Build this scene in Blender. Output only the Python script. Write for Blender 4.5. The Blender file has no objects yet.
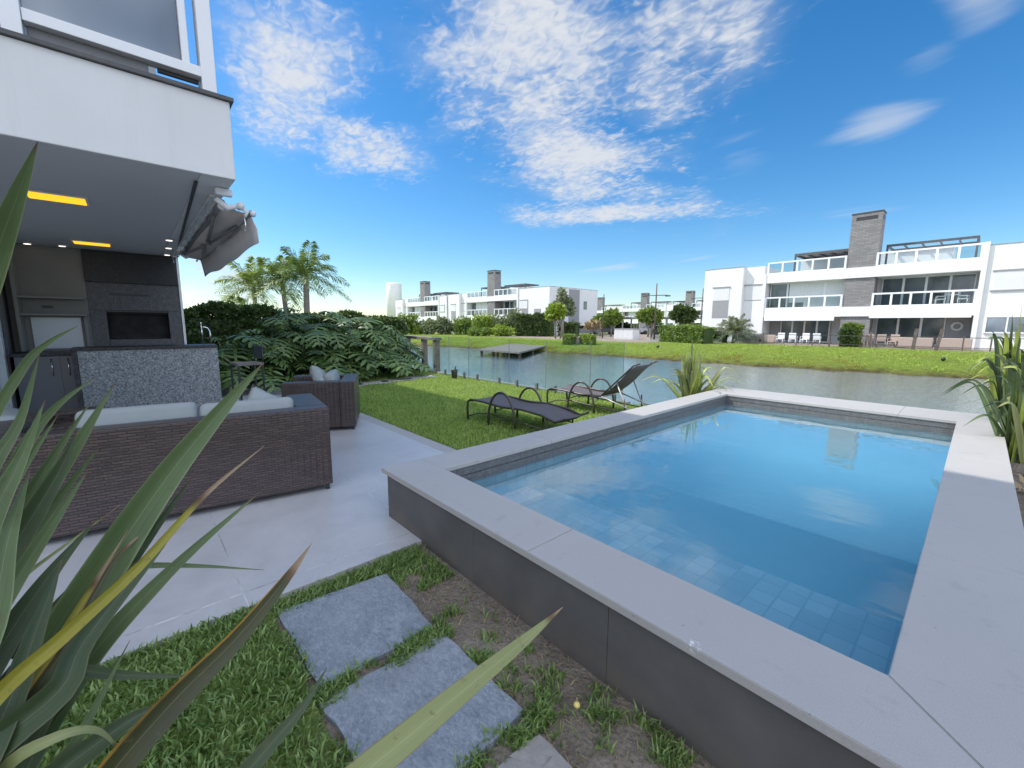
import bpy, bmesh, math, random
import numpy as np
from mathutils import Vector, Matrix
random.seed(7)
rng = np.random.default_rng(7)
scene = bpy.context.scene
COL = scene.collection

# ------------------------------------------------------------------ camera
CW, CH, FPX, HC = 1024, 768, 419.56, 1.5
_c = np.array([512., 384.])
def _d(p):
    v = np.array([p[0]-_c[0], -(p[1]-_c[1]), -FPX]); return v/np.linalg.norm(v)
_y = _d((982, 326.5)); _x = -_d((130, 323.)); _z = np.cross(_x, _y); _z /= np.linalg.norm(_z); _x = np.cross(_y, _z)
RM = np.array([_x, _y, _z])
def ray(px, py): return RM @ np.array([px-_c[0], -(py-_c[1]), -FPX])
def at(px, py, z=0.):
    r = ray(px, py); t = (z-HC)/r[2]; return Vector((r[0]*t, r[1]*t, z))
def atX(px, py, X):
    r = ray(px, py); t = X/r[0]; return Vector((X, r[1]*t, HC+r[2]*t))
def atY(px, py, Y):
    r = ray(px, py); t = Y/r[1]; return Vector((r[0]*t, Y, HC+r[2]*t))
def atD(px, py, dist):
    r = ray(px, py); r = r/np.linalg.norm(r)*dist; return Vector((r[0], r[1], HC+r[2]))

cd = bpy.data.cameras.new('camera'); cam = bpy.data.objects.new('camera', cd); COL.objects.link(cam)
m4 = Matrix.Identity(4)
for i in range(3):
    for j in range(3): m4[i][j] = RM[i][j]
m4[2][3] = HC
cam.matrix_world = m4
cd.sensor_width = 36; cd.sensor_fit = 'HORIZONTAL'; cd.lens = FPX/CW*36
cd.clip_start = 0.02; cd.clip_end = 6000
scene.camera = cam

# ------------------------------------------------------------------ sun, sky, exposure
SUN_TO = Vector((-0.71, -0.45, 1.0)).normalized()          # towards the sun
ld = bpy.data.lights.new('sun', 'SUN'); ld.energy = SUN_E = 2.7; ld.angle = math.radians(0.5); ld.color = (1.0, 0.955, 0.87)
sun = bpy.data.objects.new('sun', ld); COL.objects.link(sun)
sun.rotation_euler = (-SUN_TO).to_track_quat('-Z', 'Y').to_euler(); sun.location = (-30, -20, 40)
w = bpy.data.worlds.new('World'); scene.world = w; w.use_nodes = True
SKY_SAT, SKY_VAL, SKY_HUE = 1.31, 0.62, 0.497
FILL_DECK_COL = (6.9, 7.2, 8.1, 1)      # bright cloud deck added out of view, overhead and behind, as fill light
CLOUD_MAX = 0.93
CLOUD_COL = (2.75, 2.85, 3.0, 1)
CLOUD_BANKS = [   # px0,py0,px1,py1 ends of the bank's long axis; angular half width; gain
    (420, -60, 640, 160, 0.19, 1.1), (600, -60, 760, 60, 0.18, 0.85), (470, 110, 690, 200, 0.09, 1.1), (700, -20, 620, 140, 0.13, 0.8),
    (230, 20, 360, 120, 0.13, 0.95), (290, 120, 425, 168, 0.07, 0.98), (225, 100, 340, 135, 0.06, 0.85),
    (490, 216, 740, 208, 0.026, 1.15), (190, 290, 260, 260, 0.10, 0.95)]
WISP_BANKS = [(830, 130, 950, 110, 0.045, 1.0), (930, 20, 1040, -20, 0.06, 1.0), (880, 75, 990, 55, 0.05, 0.8), (700, 160, 780, 150, 0.05, 0.45),
    (580, 272, 660, 264, 0.012, 0.9), (660, 260, 730, 256, 0.012, 0.7), (930, 205, 780, 215, 0.02, 0.5), (330, 290, 420, 280, 0.03, 0.4)]
def world():
    nt = w.node_tree; nt.nodes.clear(); N = nt.nodes.new; L = nt.links.new
    out = N('ShaderNodeOutputWorld'); bg = N('ShaderNodeBackground'); L(bg.outputs[0], out.inputs[0])
    sky = N('ShaderNodeTexSky'); sky.sky_type = 'NISHITA'; sky.sun_disc = False
    el = math.asin(SUN_TO.z); sky.sun_elevation = el
    sky.sun_rotation = math.atan2(SUN_TO.x, SUN_TO.y)
    sky.altitude = 0; sky.air_density = 1.0; sky.dust_density = 0.35; sky.ozone_density = 4.0
    bg.inputs['Strength'].default_value = 0.15
    tc = N('ShaderNodeTexCoord')
    def math_(op, a, b=None, c=None, clamp=False):
        n = N('ShaderNodeMath'); n.operation = op; n.use_clamp = clamp
        for i, v in enumerate((a, b, c)):
            if v is None: continue
            if isinstance(v, (int, float)): n.inputs[i].default_value = v
            else: L(v, n.inputs[i])
        return n.outputs[0]
    sep = N('ShaderNodeSeparateXYZ'); L(tc.outputs['Generated'], sep.inputs[0])
    zz = math_('ADD', math_('MAXIMUM', sep.outputs[2], 0.0), 0.09)
    cx = math_('DIVIDE', sep.outputs[0], zz); cy = math_('DIVIDE', sep.outputs[1], zz)
    comb = N('ShaderNodeCombineXYZ'); L(cx, comb.inputs[0]); L(cy, comb.inputs[1])
    def noise(scale, detail, rough, dist, off=(0, 0, 0), sc=(1, 1, 1), rot=0):
        mp = N('ShaderNodeMapping'); mp.inputs['Location'].default_value = off; mp.inputs['Scale'].default_value = sc; mp.inputs['Rotation'].default_value = (0, 0, rot)
        L(comb.outputs[0], mp.inputs[0])
        n = N('ShaderNodeTexNoise'); n.inputs['Scale'].default_value = scale; n.inputs['Detail'].default_value = detail
        n.inputs['Roughness'].default_value = rough; n.inputs['Distortion'].default_value = dist
        L(mp.outputs[0], n.inputs['Vector']); return n.outputs['Fac']
    def ramp(v, lo, hi):
        n = N('ShaderNodeMapRange'); n.interpolation_type = 'SMOOTHSTEP'; n.inputs['From Min'].default_value = lo; n.inputs['From Max'].default_value = hi
        L(v, n.inputs['Value']); return n.outputs[0]
    def blob(px0, py0, px1, py1, wid, gain):                  # a soft bank between two bearings in the sky
        a = Vector(ray(px0, py0)).normalized(); b = Vector(ray(px1, py1)).normalized()
        mid = ((a+b)/2).normalized(); ax = (b-a); ln = max(ax.length/2, 1e-3); ax.normalize(); ot = mid.cross(ax).normalized()
        def dot(v):
            n = N('ShaderNodeVectorMath'); n.operation = 'DOT_PRODUCT'; L(tc.outputs['Generated'], n.inputs[0]); n.inputs[1].default_value = v; return n.outputs['Value']
        e1 = math_('DIVIDE', dot(ax), ln); e2 = math_('DIVIDE', dot(ot), wid)
        r2 = math_('ADD', math_('MULTIPLY', e1, e1), math_('MULTIPLY', e2, e2))
        front = math_('GREATER_THAN', dot(mid), 0.3)
        g = math_('MULTIPLY', math_('EXPONENT', math_('MULTIPLY', r2, -1.1)), gain)
        return math_('MULTIPLY', g, front)
    puff = math_('ADD', math_('MULTIPLY', noise(9.5, 4, 0.5, 0.7), 0.5), math_('MULTIPLY', noise(20, 2, 0.5, 0.9, (5, 2, 0), (1.0, 1.5, 1), 0.6), 0.5))
    big = noise(2.2, 4, 0.55, 0.6, (3.1, 1.7, 0))
    streak = noise(2.2, 4, 0.5, 0.5, (1, 4, 0), (0.55, 2.0, 1), 0.9)
    dens = None
    for b in CLOUD_BANKS:
        v = blob(*b); dens = v if dens is None else math_('MAXIMUM', dens, v)
    shape = math_('ADD', math_('MULTIPLY', math_('SUBTRACT', puff, 0.5), 1.9), math_('MULTIPLY', math_('SUBTRACT', big, 0.5), 1.1))
    thr = math_('SUBTRACT', math_('ADD', shape, math_('MULTIPLY', dens, 0.62)), 0.34)
    cl1 = ramp(thr, -0.16, 0.58)
    veil = math_('MULTIPLY', ramp(math_('ADD', math_('SUBTRACT', big, 0.5), math_('MULTIPLY', dens, 0.35)), 0.02, 0.5), 0.42)
    cl1 = math_('SUBTRACT', math_('ADD', cl1, veil), math_('MULTIPLY', cl1, veil))
    cl1 = math_('MULTIPLY', cl1, ramp(dens, 0.02, 0.45))
    wd = None
    for b in WISP_BANKS:
        v = blob(*b); wd = v if wd is None else math_('MAXIMUM', wd, v)
    thr2 = math_('SUBTRACT', math_('ADD', streak, math_('MULTIPLY', wd, 0.5)), 0.68)
    cl2 = math_('MULTIPLY', ramp(thr2, 0.0, 0.5), ramp(wd, 0.03, 0.4))
    cl = math_('MAXIMUM', cl1, math_('MULTIPLY', cl2, 0.55))
    cl = math_('MULTIPLY', cl, CLOUD_MAX, clamp=True)
    hs = N('ShaderNodeHueSaturation'); hs.inputs['Saturation'].default_value = SKY_SAT; hs.inputs['Value'].default_value = SKY_VAL; hs.inputs['Hue'].default_value = SKY_HUE
    L(sky.outputs[0], hs.inputs['Color'])
    mix = N('ShaderNodeMix'); mix.data_type = 'RGBA'; L(cl, mix.inputs['Factor']); L(hs.outputs[0], mix.inputs['A'])
    mix.inputs['B'].default_value = CLOUD_COL
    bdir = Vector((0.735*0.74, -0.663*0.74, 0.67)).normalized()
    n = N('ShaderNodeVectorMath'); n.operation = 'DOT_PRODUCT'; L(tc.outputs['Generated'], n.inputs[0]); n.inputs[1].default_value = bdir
    deck = math_('MULTIPLY', ramp(n.outputs['Value'], 0.22, 0.62), ramp(big, 0.36, 0.56))  # unseen cloud deck behind the viewer, added to lift the shade
    mix2 = N('ShaderNodeMix'); mix2.data_type = 'RGBA'; L(deck, mix2.inputs['Factor']); L(mix.outputs['Result'], mix2.inputs['A']); mix2.inputs['B'].default_value = FILL_DECK_COL
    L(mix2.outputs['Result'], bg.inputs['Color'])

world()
scene.cycles.volume_bounces = 3
scene.view_settings.view_transform = 'Standard'; scene.view_settings.look = 'None'
scene.view_settings.exposure = 0.9; scene.view_settings.gamma = 1.0; scene.view_settings.use_curve_mapping = False

# ------------------------------------------------------------------ helpers
def tag(o, label=None, cat=None, group=None, kind=None):
    if label: o['label'] = label
    if cat: o['category'] = cat
    if group: o['group'] = group
    if kind: o['kind'] = kind
    return o
def empty(name, loc=(0, 0, 0), rz=0., label=None, cat=None, group=None):
    o = bpy.data.objects.new(name, None); COL.objects.link(o); o.location = loc; o.rotation_euler = (0, 0, rz)
    o.empty_display_size = 0.2
    return tag(o, label, cat, group)
def copy_tree(o, parent=None):
    c = o.copy(); COL.objects.link(c)
    if parent is not None: c.parent = parent
    for ch in list(o.children): copy_tree(ch, c)
    return c
class MB:
    def __init__(s): s.bm = bmesh.new()
    def _fin(s, faces, m, M):
        for f in faces: f.material_index = m
        if M is not None:
            vs = {v for f in faces for v in f.verts}
            bmesh.ops.transform(s.bm, matrix=M, verts=list(vs))
    def box(s, x0, x1, y0, y1, z0, z1, bev=0., m=0, M=None, seg=2):
        P = [(x, y, z) for z in (z0, z1) for y in (y0, y1) for x in (x0, x1)]
        v = [s.bm.verts.new(p) for p in P]
        q = [(0, 2, 3, 1), (4, 5, 7, 6), (0, 1, 5, 4), (2, 6, 7, 3), (0, 4, 6, 2), (1, 3, 7, 5)]
        fs = [s.bm.faces.new([v[i] for i in f]) for f in q]
        if bev > 0:
            es = list({e for f in fs for e in f.edges})
            r = bmesh.ops.bevel(s.bm, geom=es, offset=bev, segments=seg, affect='EDGES', profile=0.5)
            fs = list({f for vv in r['verts'] for f in vv.link_faces} | {f for f in fs if f.is_valid} | set(r['faces']))
        s._fin(fs, m, M); return s
    def prism(s, pts, z0, z1, m=0, M=None, bev=0.):
        a = [s.bm.verts.new((p[0], p[1], z0)) for p in pts]; b = [s.bm.verts.new((p[0], p[1], z1)) for p in pts]
        n = len(pts); fs = [s.bm.faces.new(list(reversed(a))), s.bm.faces.new(b)]
        for i in range(n): fs.append(s.bm.faces.new([a[i], a[(i+1) % n], b[(i+1) % n], b[i]]))
        if bev > 0:
            r = bmesh.ops.bevel(s.bm, geom=list({e for e in fs[1].edges}), offset=bev, segments=2, affect='EDGES')
            fs = list({f for vv in r['verts'] for f in vv.link_faces} | {f for f in fs if f.is_valid})
        s._fin(fs, m, M); return s
    def tube(s, pts, r, seg=8, m=0, M=None, closed=False):
        pts = [Vector(p) for p in pts]; n = len(pts)
        rs = r if hasattr(r, '__len__') else [r]*n
        rings = []; up = Vector((0, 0, 1)); prev = None
        for i, p in enumerate(pts):
            if closed: t = pts[(i+1) % n]-pts[i-1]
            else: t = pts[min(i+1, n-1)]-pts[max(i-1, 0)]
            t.normalize()
            if prev is None:
                a = up if abs(t.z) < 0.9 else Vector((1, 0, 0)); u = t.cross(a).normalized()
            else: u = (prev-t*prev.dot(t)).normalized()
            prev = u; v = t.cross(u)
            rings.append([s.bm.verts.new(p+(u*math.cos(k*2*math.pi/seg)+v*math.sin(k*2*math.pi/seg))*rs[i]) for k in range(seg)])
        fs = []
        for i in range(n if closed else n-1):
            a, b = rings[i], rings[(i+1) % n]
            for k in range(seg): fs.append(s.bm.faces.new([a[k], a[(k+1) % seg], b[(k+1) % seg], b[k]]))
        if not closed:
            fs.append(s.bm.faces.new(list(reversed(rings[0])))); fs.append(s.bm.faces.new(rings[-1]))
        for f in fs: f.smooth = True
        s._fin(fs, m, M); return s
    def quad(s, pts, m=0):
        f = s.bm.faces.new([s.bm.verts.new(p) for p in pts]); f.material_index = m; return s
    def grid(s, rows, m=0, smooth=True):
        V = [[s.bm.verts.new(p) for p in r] for r in rows]
        for i in range(len(V)-1):
            for j in range(len(V[0])-1):
                f = s.bm.faces.new([V[i][j], V[i][j+1], V[i+1][j+1], V[i+1][j]]); f.material_index = m; f.smooth = smooth
        return s
    def build(s, name, mats, parent=None, loc=None, smooth=False):
        me = bpy.data.meshes.new(name); bmesh.ops.recalc_face_normals(s.bm, faces=s.bm.faces[:]); 
        if smooth:
            for f in s.bm.faces: f.smooth = True
        s.bm.to_mesh(me); s.bm.free()
        if not isinstance(mats, (list, tuple)): mats = [mats]
        for m in mats: me.materials.append(m)
        o = bpy.data.objects.new(name, me); COL.objects.link(o)
        if parent is not None: o.parent = parent
        if loc is not None: o.location = loc
        return o
def raw_mesh(name, V, F, mats, parent=None, mi=None, smooth=False, uv=None, loc=None):
    """V (n,3), F: list of tuples or (n,4)/(n,3) array"""
    me = bpy.data.meshes.new(name)
    if isinstance(F, np.ndarray):
        k = F.shape[1]; nf = len(F)
        me.vertices.add(len(V)); me.vertices.foreach_set('co', np.asarray(V, dtype=np.float32).ravel())
        me.loops.add(nf*k); me.loops.foreach_set('vertex_index', F.astype(np.int32).ravel())
        me.polygons.add(nf); me.polygons.foreach_set('loop_start', np.arange(0, nf*k, k, dtype=np.int32))
        try: me.polygons.foreach_set('loop_total', np.full(nf, k, dtype=np.int32))
        except Exception: pass
        me.update(calc_edges=True); me.validate()
    else:
        me.from_pydata([tuple(v) for v in V], [], F); me.update()
    if uv is not None:
        ul = me.uv_layers.new(name='UVMap'); li = np.zeros(len(me.loops), dtype=np.int32); me.loops.foreach_get('vertex_index', li)
        ul.data.foreach_set('uv', np.asarray(uv, dtype=np.float32)[li].ravel())
    if not isinstance(mats, (list, tuple)): mats = [mats]
    for m in mats: me.materials.append(m)
    if mi is not None: me.polygons.foreach_set('material_index', np.asarray(mi, dtype=np.int32))
    if smooth: me.polygons.foreach_set('use_smooth', np.ones(len(me.polygons), dtype=bool))
    o = bpy.data.objects.new(name, me); COL.objects.link(o)
    if parent is not None: o.parent = parent
    if loc is not None: o.location = loc
    return o

# ------------------------------------------------------------------ materials
class NT:
    def __init__(s, name):
        s.m = bpy.data.materials.new(name); s.m.use_nodes = True; s.t = s.m.node_tree; s.t.nodes.clear()
        s.out = s.N('ShaderNodeOutputMaterial')
    def N(s, k): return s.t.nodes.new(k)
    def L(s, a, b): s.t.links.new(a, b)
    def set(s, sock, v):
        if v is None: return
        if isinstance(v, bpy.types.NodeSocket): s.L(v, sock)
        elif isinstance(v, tuple) and len(v) == 3 and sock.type == 'RGBA': sock.default_value = (*v, 1)
        else: sock.default_value = v
    def bsdf(s, col, rough=0.6, metal=0., spec=0.5, normal=None, **kw):
        b = s.N('ShaderNodeBsdfPrincipled'); s.set(b.inputs['Base Color'], col); s.set(b.inputs['Roughness'], rough)
        s.set(b.inputs['Metallic'], metal); s.set(b.inputs['Specular IOR Level'], spec)
        if normal is not None: s.L(normal, b.inputs['Normal'])
        for k, v in kw.items(): s.set(b.inputs[k], v)
        s.L(b.outputs[0], s.out.inputs[0]); return b
    def coord(s, kind='Object'): return s.N('ShaderNodeTexCoord').outputs[kind]
    def map(s, v, sc=(1, 1, 1), loc=(0, 0, 0), rot=(0, 0, 0)):
        n = s.N('ShaderNodeMapping'); s.L(v, n.inputs[0]); n.inputs['Scale'].default_value = sc; n.inputs['Location'].default_value = loc; n.inputs['Rotation'].default_value = rot; return n.outputs[0]
    def noise(s, v, scale, detail=4, rough=0.55, dist=0., col=False):
        n = s.N('ShaderNodeTexNoise'); s.L(v, n.inputs['Vector']); n.inputs['Scale'].default_value = scale; n.inputs['Detail'].default_value = detail
        n.inputs['Roughness'].default_value = rough; n.inputs['Distortion'].default_value = dist; return n.outputs['Color' if col else 'Fac']
    def vor(s, v, scale, feat='F1', out='Distance'):
        n = s.N('ShaderNodeTexVoronoi'); n.feature = feat; s.L(v, n.inputs['Vector']); n.inputs['Scale'].default_value = scale; return n.outputs[out]
    def ramp(s, v, stops):
        n = s.N('ShaderNodeValToRGB'); s.L(v, n.inputs[0]); e = n.color_ramp.elements
        while len(e) < len(stops): e.new(0.5)
        for el, (p, c) in zip(e, stops): el.position = p; el.color = (*c, 1) if len(c) == 3 else c
        return n.outputs[0]
    def rng(s, v, a, b, c=0., d=1., smooth=False):
        n = s.N('ShaderNodeMapRange'); s.L(v, n.inputs['Value']); n.inputs['From Min'].default_value = a; n.inputs['From Max'].default_value = b
        n.inputs['To Min'].default_value = c; n.inputs['To Max'].default_value = d
        if smooth: n.interpolation_type = 'SMOOTHSTEP'
        return n.outputs[0]
    def mix(s, f, a, b, mode='MIX'):
        n = s.N('ShaderNodeMix'); n.data_type = 'RGBA'; n.blend_type = mode; s.set(n.inputs['Factor'], f); s.set(n.inputs['A'], a); s.set(n.inputs['B'], b); return n.outputs['Result']
    def math(s, op, a, b=None, c=None, clamp=False):
        n = s.N('ShaderNodeMath'); n.operation = op; n.use_clamp = clamp
        for i, v in enumerate((a, b, c)):
            if v is not None: s.set(n.inputs[i], v)
        return n.outputs[0]
    def bump(s, h, strength=0.3, dist=0.01, normal=None):
        n = s.N('ShaderNodeBump'); s.L(h, n.inputs['Height']); n.inputs['Strength'].default_value = strength; n.inputs['Distance'].default_value = dist
        if normal is not None: s.L(normal, n.inputs['Normal'])
        return n.outputs[0]
    def sep(s, v): n = s.N('ShaderNodeSeparateXYZ'); s.L(v, n.inputs[0]); return n.outputs
    def comb(s, x=None, y=None, z=None):
        n = s.N('ShaderNodeCombineXYZ')
        for i, v in enumerate((x, y, z)):
            if v is not None: s.set(n.inputs[i], v)
        return n.outputs[0]
    def fresnel(s, ior):                # the same reflectance from either side of a thin pane
        f = s.N('ShaderNodeFresnel'); s.L(s.rng(s.N('ShaderNodeNewGeometry').outputs['Backfacing'], 0, 1, ior, 1/ior), f.inputs[0]); return f
    def rnd(s): return s.N('ShaderNodeObjectInfo').outputs['Random']

def lerp(a, b, t): return tuple(x*(1-t)+y*t for x, y in zip(a, b))
def simple(name, col, rough=0.6, metal=0., var=0.12, sc=6., bump=0., bsc=60., spec=0.5, coord='Object'):
    n = NT(name); c = n.coord(coord); f = n.noise(c, sc, 5, 0.6)
    g = n.noise(c, sc*9, 3, 0.6); f2 = n.math('ADD', n.math('MULTIPLY', f, 0.7), n.math('MULTIPLY', g, 0.3))
    cc = n.ramp(f2, [(0.25, lerp(col, (0, 0, 0), var)), (0.75, lerp(col, (1, 1, 1), var*0.35))])
    nm = n.bump(n.noise(c, bsc, 4, 0.6), bump, 0.01) if bump > 0 else None
    n.bsdf(cc, rough, metal, spec, nm); return n.m
MAT = {}
def plaster_mat(name, col, k):
    n = NT(name); c = n.coord(); st = n.noise(n.map(c, (5, 5, 0.35)), 1.0, 5, 0.65); bl = n.noise(c, 0.9, 5, 0.6); fine = n.noise(c, 90, 4, 0.6)
    cc = n.mix(n.rng(st, 0.5, 0.78, 0, k), col, lerp(col, (0.30, 0.29, 0.26), 0.55)); cc = n.mix(n.rng(bl, 0.45, 0.75, 0, k*0.8), cc, lerp(col, (0.35, 0.35, 0.34), 0.4))
    n.bsdf(cc, 0.78, 0, 0.3, n.bump(fine, 0.12, 0.01)); return n.m
MAT['plaster'] = simple('white_plaster', (0.70, 0.70, 0.695), 0.75, var=0.05, sc=0.8, bump=0.12, bsc=90)
MAT['plaster_far'] = simple('painted_white_wall', (0.74, 0.74, 0.735), 0.8, var=0.04, sc=0.5)
MAT['plaster'] = plaster_mat('stained_white_plaster', (0.70, 0.70, 0.695), 0.42); MAT['plaster_far'] = plaster_mat('rain_marked_white_wall', (0.75, 0.75, 0.745), 0.28)
MAT['ceiling'] = simple('ceiling_paint', (0.58, 0.585, 0.60), 0.7, var=0.03, sc=1)
MAT['white_metal'] = simple('white_aluminium', (0.78, 0.79, 0.80), 0.35, var=0.04, sc=3)
MAT['grey_metal'] = simple('grey_aluminium', (0.16, 0.165, 0.17), 0.4, var=0.1, sc=3)
MAT['black_metal'] = simple('black_metal', (0.02, 0.02, 0.021), 0.4, var=0.1)
MAT['dark_metal'] = simple('dark_steel', (0.045, 0.042, 0.04), 0.5, var=0.15)
MAT['steel'] = simple('pale_steel', (0.42, 0.41, 0.40), 0.4, 0.3, var=0.05)
MAT['chrome'] = simple('chrome', (0.75, 0.76, 0.78), 0.12, 1.0, var=0.02)
MAT['flashing'] = simple('roof_flashing', (0.05, 0.05, 0.052), 0.55, var=0.2)
MAT['wood'] = simple('weathered_wood', (0.16, 0.12, 0.085), 0.8, var=0.4, sc=8, bump=0.4, bsc=30)
MAT['deckwood'] = simple('silvered_timber', (0.15, 0.13, 0.115), 0.85, var=0.35, sc=4, bump=0.3, bsc=20)
MAT['brownpost'] = simple('brown_timber', (0.075, 0.045, 0.032), 0.75, var=0.3, sc=5)
MAT['beige'] = simple('beige_panel', (0.22, 0.21, 0.195), 0.6, var=0.08, sc=2)
MAT['cabinet'] = simple('grey_cabinet', (0.15, 0.155, 0.17), 0.4, var=0.06, sc=2)
MAT['whitepanel'] = simple('pale_splashback', (0.62, 0.65, 0.69), 0.3, var=0.03)
MAT['blackstone'] = simple('black_granite', (0.010, 0.010, 0.012), 0.45, var=0.3, sc=30, spec=0.2)
MAT['blackglass'] = simple('black_glass', (0.004, 0.004, 0.005), 0.5, var=0.1, spec=0.15)
MAT['cushion'] = simple('grey_cushion', (0.29, 0.325, 0.335), 0.9, var=0.08, sc=10, bump=0.25, bsc=240)
MAT['sling'] = simple('dark_sling_mesh', (0.085, 0.074, 0.080), 0.7, var=0.15, sc=40, bump=0.3, bsc=200)
MAT['bronze'] = simple('bronze_tube', (0.06, 0.048, 0.042), 0.35, 0.3, var=0.1)
MAT['pinkwicker'] = simple('beige_wicker', (0.42, 0.33, 0.28), 0.85, var=0.2, sc=12)
def brick_mat():
    n = NT('chimney_cladding'); c = n.coord(); x, y, z = n.sep(c); b = n.N('ShaderNodeTexBrick'); n.L(n.comb(n.math('ADD', x, y), z, 0.), b.inputs['Vector']); b.inputs['Scale'].default_value = 1.
    b.inputs['Brick Width'].default_value = 0.42; b.inputs['Row Height'].default_value = 0.11; b.inputs['Mortar Size'].default_value = 0.012; b.inputs['Color1'].default_value = (0.20, 0.195, 0.195, 1); b.inputs['Color2'].default_value = (0.29, 0.28, 0.28, 1); b.inputs['Mortar'].default_value = (0.15, 0.145, 0.145, 1)
    g = n.noise(c, 3, 4, 0.6); n.bsdf(n.mix(n.rng(g, 0.4, 0.7, 0, 0.4), b.outputs['Color'], (0.19, 0.185, 0.185)), 0.85, 0, 0.3); return n.m
def brick_later(): MAT['brick'] = brick_mat()
MAT['curtain'] = simple('white_curtain', (0.70, 0.73, 0.72), 0.9, var=0.1, sc=4)
MAT['shutter'] = simple('roller_shutter', (0.68, 0.68, 0.68), 0.6, var=0.05)
MAT['greypanel'] = simple('grey_wall_panel', (0.30, 0.30, 0.31), 0.8, var=0.08)
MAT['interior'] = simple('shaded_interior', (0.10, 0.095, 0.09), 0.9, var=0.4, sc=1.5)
MAT['tyre'] = simple('tyre_rubber', (0.02, 0.02, 0.02), 0.8)
MAT['awning'] = simple('taupe_awning_cloth', (0.62, 0.575, 0.52), 0.85, var=0.1, sc=6, bump=0.15, bsc=120)
MAT['valance'] = simple('grey_valance_cloth', (0.66, 0.65, 0.64), 0.9, var=0.1, sc=6, bump=0.15, bsc=120)
MAT['whiteplastic'] = simple('white_plastic', (0.75, 0.76, 0.77), 0.4, var=0.05)
MAT['yellowfruit'] = simple('yellow_fruit_skin', (0.75, 0.62, 0.18), 0.35, var=0.1, sc=20)
def glass(name, tint, refl=1.0, rough=0.02, alpha=0.8):
    n = NT(name); fr = n.fresnel(1.5)
    tr = n.N('ShaderNodeBsdfTransparent'); n.set(tr.inputs[0], tint); gl = n.N('ShaderNodeBsdfGlossy'); n.set(gl.inputs[0], (refl, refl, refl)); gl.inputs['Roughness'].default_value = rough
    mx = n.N('ShaderNodeMixShader'); n.L(fr.outputs[0], mx.inputs[0]); n.L(tr.outputs[0], mx.inputs[1]); n.L(gl.outputs[0], mx.inputs[2]); n.L(mx.outputs[0], n.out.inputs[0]); return n.m
MAT['glass'] = glass('clear_glass', (0.90, 0.95, 0.94), 0.9)
def clear_sheet():
    n = NT('clear_plastic_sheet'); tr = n.N('ShaderNodeBsdfTransparent'); n.set(tr.inputs[0], (0.92, 0.94, 0.94)); d = n.bsdf((0.55, 0.57, 0.58), 0.3); mx = n.N('ShaderNodeMixShader'); mx.inputs[0].default_value = 0.45; n.L(tr.outputs[0], mx.inputs[1]); n.L(d.outputs[0], mx.inputs[2]); n.L(mx.outputs[0], n.out.inputs[0]); return n.m
MAT['clearsheet'] = clear_sheet()
MAT['railglass'] = glass('rail_glass', (0.80, 0.85, 0.86), 0.7)
def window_mat(name, col, rough=0.06):
    n = NT(name); c = n.coord(); f = n.noise(n.map(c, (0.6, 0.6, 0.35)), 1.3, 3, 0.5)
    cc = n.ramp(f, [(0.35, lerp(col, (0, 0, 0), 0.45)), (0.65, lerp(col, (1, 1, 1), 0.06))]); n.bsdf(cc, rough, 0, 0.8); return n.m
MAT['window'] = window_mat('window_pane', (0.10, 0.13, 0.14))
MAT['window_blue'] = window_mat('blue_window_pane', (0.20, 0.25, 0.31))
MAT['house_glass'] = window_mat('balcony_pane', (0.30, 0.36, 0.43), 0.12)

def emis(name, col, s):
    n = NT(name); e = n.N('ShaderNodeEmission'); n.set(e.inputs[0], col); e.inputs[1].default_value = s; n.L(e.outputs[0], n.out.inputs[0]); return n.m
MAT['lamp_yellow'] = emis('warm_lamp_panel', (1.0, 0.54, 0.03), 0.75)
MAT['lamp_spot'] = emis('spot_lamp', (1.0, 0.93, 0.8), 1.2)

brick_later()
SPLAT = tuple(at(694, 645, 0.385))
def coping_mat():
    n = NT('grey_porcelain_coping'); c = n.coord(); f = n.noise(c, 260, 3, 0.7); g = n.noise(c, 1.6, 5, 0.6); st = n.noise(c, 9, 4, 0.6)
    base = n.ramp(f, [(0.3, (0.335, 0.322, 0.31)), (0.7, (0.465, 0.447, 0.425))])
    base = n.mix(n.rng(g, 0.3, 0.7, 0., 0.35), base, (0.36, 0.355, 0.35)); base = n.mix(n.rng(st, 0.60, 0.72, 0, 0.35), base, (0.26, 0.255, 0.25)); lg = n.noise(c, 0.7, 4, 0.6); base = n.mix(n.rng(lg, 0.42, 0.7, 0, 0.35), base, (0.31, 0.305, 0.30))
    dv = n.N('ShaderNodeVectorMath'); dv.operation = 'DISTANCE'; n.L(c, dv.inputs[0]); dv.inputs[1].default_value = SPLAT; sp = n.noise(c, 55, 3, 0.6)
    base = n.mix(n.math('MULTIPLY', n.rng(dv.outputs['Value'], 0.012, 0.03, 1, 0), n.rng(sp, 0.50, 0.56, 0, 0.8)), base, (0.75, 0.76, 0.76))
    crumb = n.vor(c, 11); base = n.mix(n.rng(crumb, 0.035, 0.028, 0, 0.8), base, (0.10, 0.085, 0.065))
    n.bsdf(base, n.rng(g, 0.3, 0.7, 0.5, 0.68), normal=n.bump(f, 0.15, 0.002)); return n.m
MAT['coping'] = coping_mat()
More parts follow.
